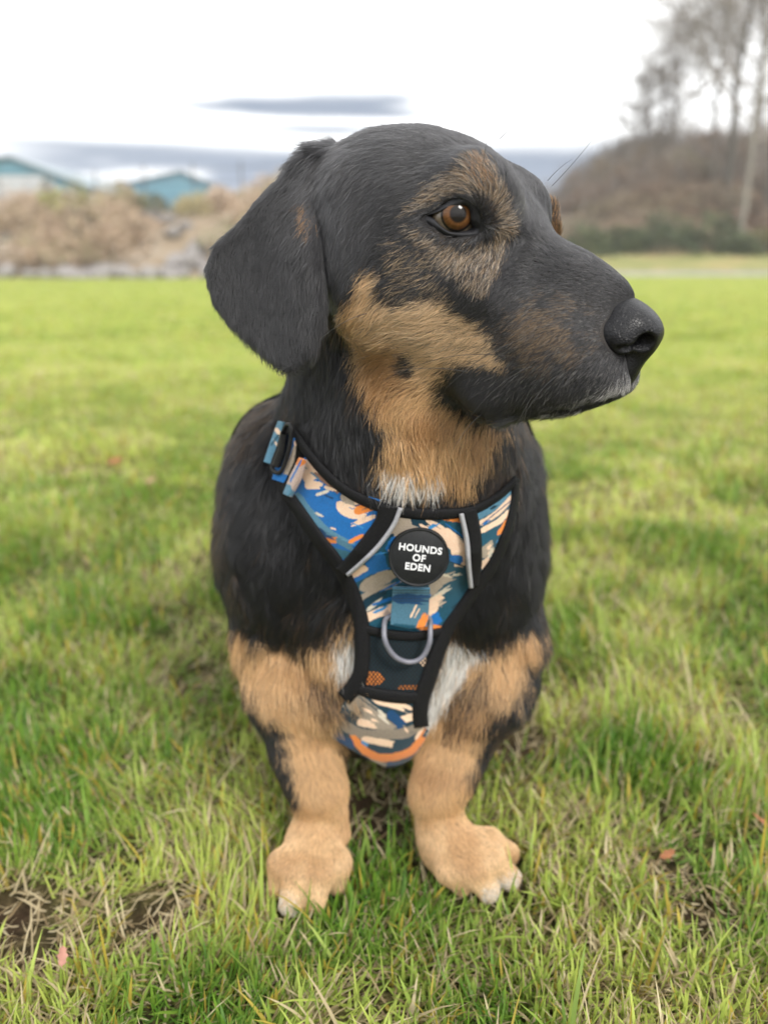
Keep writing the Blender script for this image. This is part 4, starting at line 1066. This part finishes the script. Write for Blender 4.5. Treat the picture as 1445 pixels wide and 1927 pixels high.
def paint(q, base, strokes, seed=0):             # brush strokes printed on the cloth, bristly at their ends
    col = np.repeat(base[None], len(q), 0)
    for si, (pts, w, c, dry) in enumerate(strokes):
        L_ = spline(pts, 60); lo, hi = L_.min(0) - w, L_.max(0) + w
        s_ = np.where(((q > lo) & (q < hi)).all(1))[0]
        if not len(s_): continue
        d = q[s_][:, None] - L_[None]; dd = (d ** 2).sum(2); k = dd.argmin(1)
        T = np.gradient(L_, axis=0); T /= np.linalg.norm(T, axis=1)[:, None]
        dv = d[np.arange(len(s_)), k]; lat = dv[:, 0] * -T[k, 1] + dv[:, 1] * T[k, 0]; al = (dv * T[k]).sum(1)
        ln = np.linalg.norm(np.diff(L_, axis=0), axis=1).sum(); t = (k / 59.0 * ln + al) / ln
        z = np.full(len(s_), si * 7.3 + seed)
        br = vnoise(np.stack([lat / 1.9, t * ln / 40, z], 1), 1.0); br2 = vnoise(np.stack([lat / 5, t * ln / 60, z + 3], 1), 1.0)
        ed = vnoise(np.stack([t * ln / 9, np.sign(lat), z], 1), 1.0)
        half = w / 2 * (.86 + .28 * ed) * smooth(t, -.10, .10 + .05 * br2) ** .5
        inside = (np.abs(lat) < half) & (t > -.12 * br2) & (t < 1.0 + .22 * (br2 - .5))
        thr = .18 * dry + .75 * dry * smooth(t, .35, 1.02) + .25 * dry * smooth(np.abs(lat) / (half + .01), .6, 1)
        inside &= br * .7 + br2 * .3 > thr * .95
        col[s_[inside]] = c * (.94 + .1 * rng.random())
    return col
S3 = 1 / 3.8543; S4 = 1 / 3.2114
ST_CENTRE = [(z4((440, 265), (470, 340), (380, 420)), 130 * S4, TAUPE, .15), (z4((500, 290), (660, 330)), 110 * S4, TEALD, .25), (z4((670, 285), (790, 305)), 56 * S4, ORANGE, .3),
    (z4((820, 530), (740, 440), (650, 390), (560, 345)), 100 * S4, PEACH, .55), (z4((790, 600), (770, 500)), 70 * S4, PEACH, .2), (z4((810, 420), (690, 330)), 7 * S4, BLUE, .1), (z4((800, 560), (720, 545)), 60 * S4, BLUE, .35),
    (z4((230, 600), (340, 560)), 110 * S4, BLUE, .25), (z4((350, 500), (400, 420)), 42 * S4, BLUE, .3), (z4((130, 670), (220, 600)), 46 * S4, PEACH, .3), (z4((140, 690), (280, 610)), 30 * S4, BLUE, .5),
    (z4((200, 730), (320, 665), (440, 620)), 76 * S4, TAUPE, .5), (z4((175, 800), (320, 725), (430, 690)), 46 * S4, TAUPE, .6), (z4((420, 690), (230, 790)), 10 * S4, BLUE, .4), (z4((260, 640), (420, 590)), 8 * S4, BLUE, .4), (z4((210, 830), (340, 760)), 60 * S4, TEALD, .45),
    (z4((230, 860), (330, 785)), 24 * S4, CREAM, .8), (z4((215, 910), (290, 880), (380, 850)), 56 * S4, PEACH, .4), (z4((340, 905), (370, 875)), 60 * S4, PINK, .1),
    (z4((640, 660), (800, 700), (720, 900)), 150 * S4, TEAL, .1), (z4((600, 760), (670, 690), (760, 650)), 62 * S4, TAUPE, .62), (z4((610, 800), (730, 720)), 26 * S4, CREAM, .6), (z4((590, 880), (640, 820), (700, 785)), 78 * S4, PEACH, .45),
    (z4((600, 940), (670, 900)), 66 * S4, BLUE, .2), (z4((540, 965), (620, 965), (700, 980)), 36 * S4, ORANGE, .15), (z4((700, 560), (820, 600)), 8 * S4, TEALD, .2)]
ST_LEFT = [(z3((720, 660), (850, 830), (960, 940), (1140, 1040)), 66 * S3, STEEL, .25), (z3((780, 420), (850, 560)), 130 * S3, PEACH, .3), (z3((790, 590), (920, 590)), 56 * S3, PEACH, .5),
    (z3((1030, 720), (1100, 790), (1240, 810)), 72 * S3, PEACH, .35), (z3((1290, 815), (1100, 890)), 34 * S3, PEACH, .75), (z3((1060, 650), (1170, 730)), 90 * S3, TAUPE, .1), (z3((1150, 720), (1240, 690)), 36 * S3, PEACH, .3),
    (z3((1150, 780), (1310, 730)), 66 * S3, ORANGE, .35), (z3((1140, 745), (1260, 700)), 9 * S3, NAVY, .1), (z3((1200, 770), (1300, 720)), 7 * S3, BROWNF, .1), (z3((860, 505), (1035, 640)), 34 * S3, BROWNF, .1), (z3((870, 660), (990, 620)), 22 * S3, CREAM, .85),
    (z3((935, 985), (1015, 990)), 46 * S3, ORANGE, .25), (z3((1105, 1005), (1230, 940)), 28 * S3, ORANGE, .7), (z3((950, 1060), (1130, 1110)), 60 * S3, np.array(srgb(52, 108, 128)), .2), (z3((880, 910), (930, 950)), 36 * S3, NAVY, .2), (z3((960, 1075), (1040, 1090)), 12 * S3, CREAM, .6), (z3((760, 440), (880, 540)), 12 * S3, STEEL, .3)]
ST_RIGHT = [(z4((890, 300), (1000, 230), (1125, 100)), 44 * S4, STEEL, .3), (z4((900, 345), (1010, 275), (1120, 160)), 34 * S4, PEACH, .35), (z4((915, 385), (1040, 310), (1100, 220)), 34 * S4, PEACH, .5), (z4((905, 355), (1120, 180)), 6 * S4, NAVY, .1),
    (z4((1020, 400), (1070, 330), (1110, 240)), 26 * S4, ORANGE, .1), (z4((910, 530), (990, 465)), 62 * S4, TAUPE, .3), (z4((910, 600), (970, 555)), 50 * S4, PEACH, .3), (z4((950, 220), (1040, 150)), 30 * S4, BROWNF, .3)]
ST_LOW = [(z4((120, 1390), (250, 1490), (420, 1600)), 110 * S4, TAUPE * .8, .3), (z4((170, 1380), (330, 1500), (420, 1570)), 8 * S4, TEALD, .2), (z4((200, 1370), (380, 1530)), 6 * S4, TEALD, .2), (z4((280, 1410), (420, 1440), (530, 1490)), 44 * S4, PEACH, .5), (z4((410, 1530), (530, 1500)), 44 * S4, PEACH, .4),
    (z4((360, 1480), (450, 1570)), 60 * S4, NAVY, .3), (z4((170, 1535), (280, 1560)), 44 * S4, PEACH, .3), (z4((40, 1530), (200, 1610), (420, 1610), (520, 1580)), 62 * S4, TAUPE * .62, .35), (z4((20, 1620), (140, 1690)), 70 * S4, NAVY, .2), (z4((200, 1640), (380, 1672)), 40 * S4, PEACH, .4),
    (z4((145, 1630), (220, 1715), (330, 1755), (480, 1720), (575, 1615)), 48 * S4, ORANGE, .15), (z4((350, 1800), (450, 1810)), 44 * S4, NAVY, .3), (z4((220, 1765), (340, 1800)), 26 * S4, TAUPE, .5), (z4((520, 1640), (570, 1560)), 20 * S4, PEACH, .6)]
_g = np.random.default_rng(77)
def flecks(n, x0, x1, y0, y1, ang, cols):        # the thin dry brush marks between the big strokes
    out = []
    for _ in range(n):
        x, y, a, l = _g.uniform(x0, x1), _g.uniform(y0, y1), math.radians(ang + _g.normal(0, 14)), _g.uniform(14, 34)
        dx, dy = l * math.cos(a), l * math.sin(a); out.append(([(x, y), (x + dx * .5 + _g.normal(0, 1.5), y + dy * .5), (x + dx, y + dy)], _g.uniform(2.5, 6.5), cols[_g.integers(0, len(cols))], .8))
    return out
_fc = [PEACH, CREAM, np.array(srgb(58, 138, 196)), TEALD, BLUE, PEACH]
ST_CENTRE += flecks(26, 655, 880, 960, 1180, -24, _fc); ST_LEFT += flecks(14, 560, 690, 880, 1050, 20, [CREAM, np.array(srgb(58, 138, 196)), PEACH, NAVY]); ST_LOW += flecks(12, 625, 790, 1320, 1430, 30, _fc); ST_RIGHT += flecks(6, 900, 960, 930, 1060, -50, _fc)
def cloth(name, rough=.8, weave=2600, strength=.35):
    m = NT(name)
    w = m.n('ShaderNodeTexBrick'); w.inputs['Scale'].default_value = weave / 4; w.inputs['Mortar Size'].default_value = .03
    m.l(m.obj(), w.inputs['Vector'])
    n = m.noise(1500, 2)
    m.color(m.mix(.22, m.attr(), m.ramp(n, [(.35, (.02, .02, .02)), (.65, (.9, .9, .9))]), 'OVERLAY'))
    m.bump(n, strength, .0005); m.set(Roughness=rough, Specular_IOR_Level=.25, Sheen_Weight=.15)
    return m.m
M_PRINT = cloth('printed_fabric'); 
M_BIND = NT('black_binding'); M_BIND.color(M_BIND.ramp(M_BIND.noise(900, 3), [(.3, (.006, .006, .007)), (.7, (.013, .013, .014))])); M_BIND.bump(M_BIND.noise(1600, 2), .3, .0005); M_BIND.set(Roughness=.8, Specular_IOR_Level=.2); M_BIND = M_BIND.m
def panel(name, poly, base, strokes, off=.0075, sp=1.5, seed=0, colfn=None, mat=None, wr=.0012, t=.0014):
    q, f = sheet(poly, sp)
    o_ = off + wr * (fbm(np.column_stack([q * .0004, np.full(len(q), seed)]), 38, 2) - .5) * 2
    X, _ = on_chest(q[:, 0], q[:, 1], o_)
    col = paint(q, base, strokes, seed) if colfn is None else colfn(q)
    v, fl = thicken(X, _, [f], t)
    return child(name, mesh_np(name, v, fl, mat or M_PRINT, True, np.vstack([col, col])))
LEFTP = z3((700, 620), (780, 385), (860, 480), (1000, 620), (1060, 610), (1180, 655), (1330, 700), (1300, 830), (1250, 930), (1160, 1070), (1070, 1150), (960, 1080), (830, 860), (700, 690))
panel('shoulder_panel', LEFTP, BLUE, ST_LEFT, seed=1)
panel('shoulder_panel', z4((880, 290), (960, 250), (1040, 170), (1130, 80), (1125, 250), (1060, 420), (975, 600), (905, 680), (900, 500)), TEAL, ST_RIGHT, seed=2)
CENTRE = z4((395, 250), (560, 262), (800, 275), (845, 450), (850, 600), (870, 730), (800, 830), (735, 940), (700, 1000), (500, 1000), (330, 985), (210, 955), (190, 850), (150, 740), (95, 650), (200, 570), (300, 470), (380, 350))
panel('chest_panel', CENTRE, TEAL, ST_CENTRE, seed=3, off=.0070)
panel('belly_panel', z4((120, 1350), (330, 1395), (530, 1430), (570, 1570), (600, 1590), (560, 1680), (480, 1790), (420, 1835), (370, 1830), (250, 1770), (120, 1700), (0, 1625), (-20, 1590), (60, 1480)), TEALD, ST_LOW, seed=4, off=.0075)
def mesh_col(q):                                 # knitted mesh: rows of small holes, some with the print behind them
    u = q[:, 0] / 7.4; r_ = np.floor(q[:, 1] / 4.4); u = u + .5 * (r_ % 2); v_ = q[:, 1] / 4.4
    hole = np.hypot((u % 1 - .5) * 7.4, (v_ % 1 - .5) * 4.4) < 1.75
    col = np.where(hole[:, None], np.array(srgb(15, 44, 56))[None], np.array((.005, .007, .009))[None])
    for (x, y, rx, ry, c) in [(701, 1277, 22, 13, ORANGE), (777, 1294, 30, 5, ORANGE * .7), (800, 1247, 10, 9, PEACH)]:
        k = hole & (np.hypot((q[:, 0] - x) / rx, (q[:, 1] - y) / ry) < 1); col[k] = c
    return col
panel('mesh_panel', z4((205, 1000), (400, 1030), (700, 1010), (660, 1120), (610, 1250), (560, 1370), (370, 1360), (140, 1330), (190, 1200)), TEALD, [], off=.0066, sp=1.0, colfn=mesh_col, seed=5, wr=.0004)
def strip(name, pts, widths, off, bulge, mat, n=70, m_=9, t=.0012, cols=None):
    L_ = spline(pts, n); W_ = np.interp(np.linspace(0, 1, n), np.linspace(0, 1, len(widths)), widths)
    T = np.gradient(L_, axis=0); T /= np.linalg.norm(T, axis=1)[:, None]; Nn = np.stack([-T[:, 1], T[:, 0]], 1)
    s_ = np.linspace(-1, 1, m_)
    q = (L_[:, None] + Nn[:, None] * (s_[None, :, None] * W_[:, None, None] / 2)).reshape(-1, 2)
    prof = off + bulge * np.sqrt(np.clip(1 - s_ ** 2, 0, 1))
    X, N = on_chest(q[:, 0], q[:, 1], np.tile(prof, n))
    i = np.arange(n - 1)[:, None] * m_; j = np.arange(m_ - 1)[None]
    f = np.stack([i + j, i + m_ + j, i + m_ + j + 1, i + j + 1], -1).reshape(-1, 4)
    a = X[f[:, 0]]; nn = np.cross(X[f[:, 1]] - a, X[f[:, 3]] - a)
    if (nn * N[f[:, 0]]).sum() < 0: f = f[:, ::-1]
    v, fl = thicken(X, N, [f], t)
    return child(name, mesh_np(name, v, fl, mat, True, None if cols is None else np.vstack([cols(q), cols(q)])))
strip('edge_binding', z3((600, 470), (640, 620), (690, 700), (760, 800), (880, 980), (1000, 1130), (1090, 1280), (1150, 1430), (1195, 1600), (1200, 1800)) + z4((198, 1130), (185, 1250), (140, 1340), (85, 1400)), [18, 24, 26, 27, 28, 30, 30, 34], .0068, .0030, M_BIND, 110)
strip('edge_binding', z4((1128, 90), (1110, 230), (1065, 410), (995, 570), (900, 710), (800, 850), (720, 960), (655, 1110), (600, 1270), (555, 1400), (545, 1500), (552, 1570)), [12, 16, 20, 22, 24, 24, 26, 28, 30, 32, 30], .0068, .0030, M_BIND, 110)
strip('seam_binding', z4((352, 235), (330, 330), (240, 450), (150, 560), (70, 640)), [36, 34, 31, 30, 28], .0098, .0014, M_BIND, 60)
strip('seam_binding', z4((845, 262), (875, 400), (885, 550), (880, 640), (880, 720)), [28, 26, 24, 22, 12], .0098, .0014, M_BIND, 60)
strip('neck_binding', [(546, 806), (582, 858), (622, 902), (664, 932), (715, 954), (770, 966), (830, 968), (885, 962), (928, 942), (958, 918), (974, 900)], [14, 15, 17, 18, 20, 21, 21, 20, 16, 13, 12], .0080, .0018, M_BIND, 90)
strip('mesh_band', z4((205, 975), (340, 1005), (500, 1020), (600, 1010), (705, 985)), [15, 16, 17, 16, 13], .0082, .0012, M_BIND, 50)
strip('mesh_band', z4((175, 1342), (270, 1368), (370, 1385), (470, 1394), (540, 1390)), [20, 22, 23, 22, 20], .0080, .0014, M_BIND, 50)
m = NT('reflective_piping'); m.color(m.ramp(m.noise(700, 2), [(.3, (.33, .33, .36)), (.7, (.43, .43, .46))])); m.set(Roughness=.42, Specular_IOR_Level=.5); M_REFL = m.m
strip('reflective_piping', z4((428, 248), (385, 350), (300, 470), (200, 570), (105, 652)), [9, 9, 9.5, 9, 8], .0112, .0020, M_REFL, 60, 7)
strip('reflective_piping', z4((797, 282), (830, 440), (842, 600), (856, 730)), [9, 9, 9, 8], .0112, .0020, M_REFL, 60, 7)
# straps, slider and folded webbing at the shoulder
def strap_cols(base, strokes):
    return lambda q: paint(q, base, strokes, 9)
strip('shoulder_strap', z3((612, 130), (570, 270), (515, 430)), [12, 17, 16], .0105, .0008, M_PRINT, 60, 30, cols=strap_cols(STEEL, [(z3((560, 260), (600, 330)), 12 * S3, PEACH, .1), (z3((575, 180), (620, 240)), 30 * S3, PEACH, .2), (z3((540, 300), (600, 220)), 18 * S3, TEAL, .2)]))
strip('shoulder_strap', z3((690, 245), (650, 390), (590, 560)), [14, 30, 24], .0095, .0008, M_PRINT, 60, 40, cols=strap_cols(BLUE, [(z3((740, 290), (690, 420), (650, 520)), 52 * S3, TAUPE, .2), (z3((720, 270), (765, 370)), 40 * S3, PEACH, .2)]))
strip('webbing_fold', z3((765, 400), (720, 520), (655, 665)), [14, 21, 17], .0125, .0045, M_PRINT, 50, 24, cols=strap_cols(PINK, [(z3((770, 400), (720, 440)), 60 * S3, ORANGE * .8, .2), (z3((760, 410), (680, 560)), 14 * S3, BLUE, .4), (z3((640, 590), (660, 680)), 90 * S3, STEEL, .2)]))
m = NT('black_plastic'); m.color(m.ramp(m.noise(400, 2), [(.3, (.010, .010, .011)), (.7, (.02, .02, .021))])); m.set(Roughness=.6, Specular_IOR_Level=.3); M_PLAST = m.m
mb = MB()
for off_ in ((0, 0),):
    lp = spline([(538, 802), (549, 806), (543, 850), (528, 888), (512, 880), (524, 842)], 60, True)
    X, N = on_chest(lp[:, 0], lp[:, 1], .0125); X = np.vstack([X, X[:2]]); mb.tube(X, .0015, 8)
o = mb.build('strap_slider', M_PLAST, harness, True); o.location = -Vector(HLOC)
mb = MB(); lp = np.array([(536, 815), (532, 845), (520, 876)]); X, N = on_chest(lp[:, 0], lp[:, 1], .0130); mb.tube(X, .0030, 8)
o = mb.build('slider_bar', M_PLAST, harness, True); o.location = -Vector(HLOC)
# strap round the back of the neck
ang = np.linspace(math.radians(150), math.radians(30) - 2 * math.pi + 2 * math.pi, 10)
cn = np.array((.016, .585, .30)); ax_ = np.array((.0, -.30, .95)); ax_ /= np.linalg.norm(ax_)
e1 = np.array((1., 0, 0)); e2 = np.cross(ax_, e1)
th = np.linspace(math.radians(172), math.radians(8), 40); base_ = []
for w in np.linspace(-1, 1, 7):
    ctr = cn + ax_ * (w * .015 + .016)
    Pp = ctr + .17 * (np.cos(th)[:, None] * e1 + np.sin(th)[:, None] * e2)
    for _ in range(60): Pp = Pp + (ctr - Pp) / np.linalg.norm(ctr - Pp, axis=1)[:, None] * (np.clip(torso_sdf(Pp) - .007, -.01, .01) * .8)[:, None]
    base_.append(Pp)
G_ = np.stack(base_, 1); Ng = grad(torso_sdf, G_.reshape(-1, 3), .006)
i = np.arange(39)[:, None] * 7; j = np.arange(6)[None]; f = np.stack([i + j, i + 7 + j, i + 8 + j, i + j + 1], -1).reshape(-1, 4)
v, fl = thicken(G_.reshape(-1, 3), Ng, [f], .0016)
child('neck_strap', mesh_np('neck_strap', v, fl, M_BIND))
# webbing tab with ring
def tab_col(q):
    c = paint(q, STEEL * .82, [(z4((490, 905), (525, 830)), 12 * S4, PEACH, .3), (z4((515, 905), (545, 850)), 8 * S4, PEACH, .3), (z4((540, 985), (585, 880)), 44 * S4, ORANGE, .35), (z4((380, 960), (520, 975)), 40 * S4, TEAL, .3), (z4((390, 790), (600, 800)), 60 * S4, NAVY, .6)], 4)
    st_ = (np.abs(((q[:, 1] - 1108) % 5.2) - 2.6) < .9) & (q[:, 1] < 1132) & (np.sin(q[:, 0] * 1.6) > -.4)
    c[st_] = (.02, .035, .045); return c
panel('webbing_tab', z4((380, 728), (608, 735), (600, 860), (590, 960), (480, 975), (368, 950), (375, 840)), STEEL, [], off=.0135, sp=1.1, colfn=tab_col, seed=6, wr=.0006, t=.002)
ring = spline(z4((352, 905), (330, 985), (345, 1070), (400, 1145), (480, 1175), (555, 1150), (600, 1070), (608, 985), (596, 905), (480, 890)), 90, True)
X, N = on_chest(ring[:, 0], ring[:, 1], .0098 + .0075 * smooth(ring[:, 1], 1160, 1215)); X = np.vstack([X, X[:3]])
m = NT('grey_ring'); m.color(m.ramp(m.noise(200, 2), [(.3, (.13, .13, .16)), (.7, (.17, .17, .20))])); m.set(Roughness=.42, Specular_IOR_Level=.6)
mb = MB(); mb.tube(X, .0018, 10); o = mb.build('lead_ring', m.m, harness, True); o.location = -Vector(HLOC)
# round badge with lettering
bc_, bnn = on_chest(np.array([788.]), np.array([1048.]), .0125); bc_, bnn = bc_[0], bnn[0]
bnn = bnn * .6 - ray(788., 1048.) / np.linalg.norm(ray(788., 1048.)) * .55; bnn /= np.linalg.norm(bnn)
def on_plane(px, py):
    R_ = ray(px, py); return CAM + (((bc_ - CAM) @ bnn) / (R_ @ bnn)) * R_
bx = on_plane(833., 1054.) - on_plane(743., 1043.); bx /= np.linalg.norm(bx); by = np.cross(bnn, bx)
rb = np.linalg.norm(on_plane(845., 1048.) - on_plane(731., 1048.)) / 2
mb = MB(); nt_ = 72; prof = [(0.0, .0020), (.86, .0020), (.90, .0016), (.94, .0016), (.97, .0026), (1.0, .0014), (1.0, -.004)]
th = np.arange(nt_) * 2 * math.pi / nt_
v = np.array([bc_ + rb * r_ * (math.cos(a) * bx + math.sin(a) * by) + h_ * bnn for r_, h_ in prof for a in th])
i = np.arange(len(prof) - 1)[:, None] * nt_; j = np.arange(nt_)[None]; k = (j + 1) % nt_
mb.add(v, np.stack([i + j, i + nt_ + j, i + nt_ + k, i + k], -1).reshape(-1, 4))
m = NT('badge_rubber'); m.color(m.ramp(m.noise(300, 2), [(.3, (.007, .008, .009)), (.7, (.012, .013, .014))])); m.bump(m.noise(1800, 2), .12, .0003); m.set(Roughness=.55, Specular_IOR_Level=.35)
badge = mb.build('badge', m.m, harness, True); badge.location = -Vector(HLOC)
fc = bpy.data.curves.new('lettering', 'FONT'); fc.body = 'HOUNDS\nOF\nEDEN'; fc.align_x = 'CENTER'; fc.align_y = 'CENTER'; fc.size = .0082; fc.extrude = .00035; fc.offset = .00022; fc.space_line = .98; fc.space_character = 1.08; fc.resolution_u = 6
tmp = bpy.data.objects.new('tmp', fc); COL.objects.link(tmp)
dg = bpy.context.evaluated_depsgraph_get(); tme = bpy.data.meshes.new_from_object(tmp.evaluated_get(dg)); tme.name = 'lettering'
bpy.data.objects.remove(tmp); bpy.data.curves.remove(fc)
tv = np.empty(len(tme.vertices) * 3, np.float32); tme.vertices.foreach_get('co', tv); tv = tv.reshape(-1, 3)
tv[:, :2] *= (.0290 / (tv[:, 0].max() - tv[:, 0].min())) * (rb / .0207) if False else 1
wid = tv[:, 0].max() - tv[:, 0].min(); sc_ = rb * 1.42 / wid; tv[:, :2] *= sc_; tv[:, 1] -= (tv[:, 1].max() + tv[:, 1].min()) / 2
tw = bc_ + tv[:, :1] * bx + tv[:, 1:2] * by + (tv[:, 2:] + .0023) * bnn
tme.vertices.foreach_set('co', np.ascontiguousarray(tw, np.float32).ravel()); tme.update()
m = NT('white_print'); m.color(m.ramp(m.noise(500, 2), [(.3, (.66, .67, .68)), (.7, (.74, .74, .75))])); m.set(Roughness=.6)
tme.materials.clear(); tme.materials.append(m.m)
o = link('lettering', tme, badge)
# whiskers
M_WH = NT('whisker_hair'); M_WH.color(M_WH.ramp(M_WH.noise(300, 2), [(.3, (.012, .011, .010)), (.7, (.03, .028, .026))])); M_WH.set(Roughness=.4); M_WH = M_WH.m
def whisker(a, b, sag, r=.0002, lift=0.0):      # pixel and depth of root and tip
    A = PD(*[np.array(float(k)) for k in a]); B = PD(*[np.array(float(k)) for k in b]); t = np.linspace(0, 1, 12)[:, None]
    mid = (A + B) / 2 + AX_U * sag; P_ = A * (1 - t) ** 2 + 2 * mid * t * (1 - t) + B * t ** 2
    mb = MB(); mb.tube(P_, r * np.linspace(1, .25, 12), 5); mb.build('whisker', M_WH, dog, True)
for a, b, s in [((905, 335, .371), (926, 207, .36), .003), ((940, 262, .40), (972, 238, .39), .002), ((1038, 350, .398), (1132, 240, .40), -.002), ((1030, 340, .398), (1076, 300, .40), .002),
                ((965, 645, .388), (835, 735, .385), .006), ((1000, 690, .39), (880, 790, .388), .008), ((950, 670, .39), (730, 712, .392), .010), ((880, 700, .405), (740, 700, .395), .004),
                ((1020, 720, .40), (960, 830, .40), .006), ((905, 780, .42), (850, 850, .41), .004), ((1060, 700, .388), (975, 800, .385), .008), ((690, 590, .405), (600, 640, .40), .004)]:
    whisker(a, b, s)
# thin winter air
hm = bpy.data.materials.new('air'); hm.use_nodes = True; hn = hm.node_tree.nodes; hn.clear()
pv = hn.new('ShaderNodeVolumePrincipled'); pv.inputs['Color'].default_value = (.93, .94, .96, 1); pv.inputs['Density'].default_value = .0021; pv.inputs['Anisotropy'].default_value = .2
ho = hn.new('ShaderNodeOutputMaterial'); hm.node_tree.links.new(pv.outputs[0], ho.inputs['Volume'])
mb = MB(); mb.box((0, 151, 10.5), (660, 562, 23.0)); o = mb.build('haze', hm, None); tag(o, 'thin pale winter haze lying over the field', 'haze', kind='stuff')
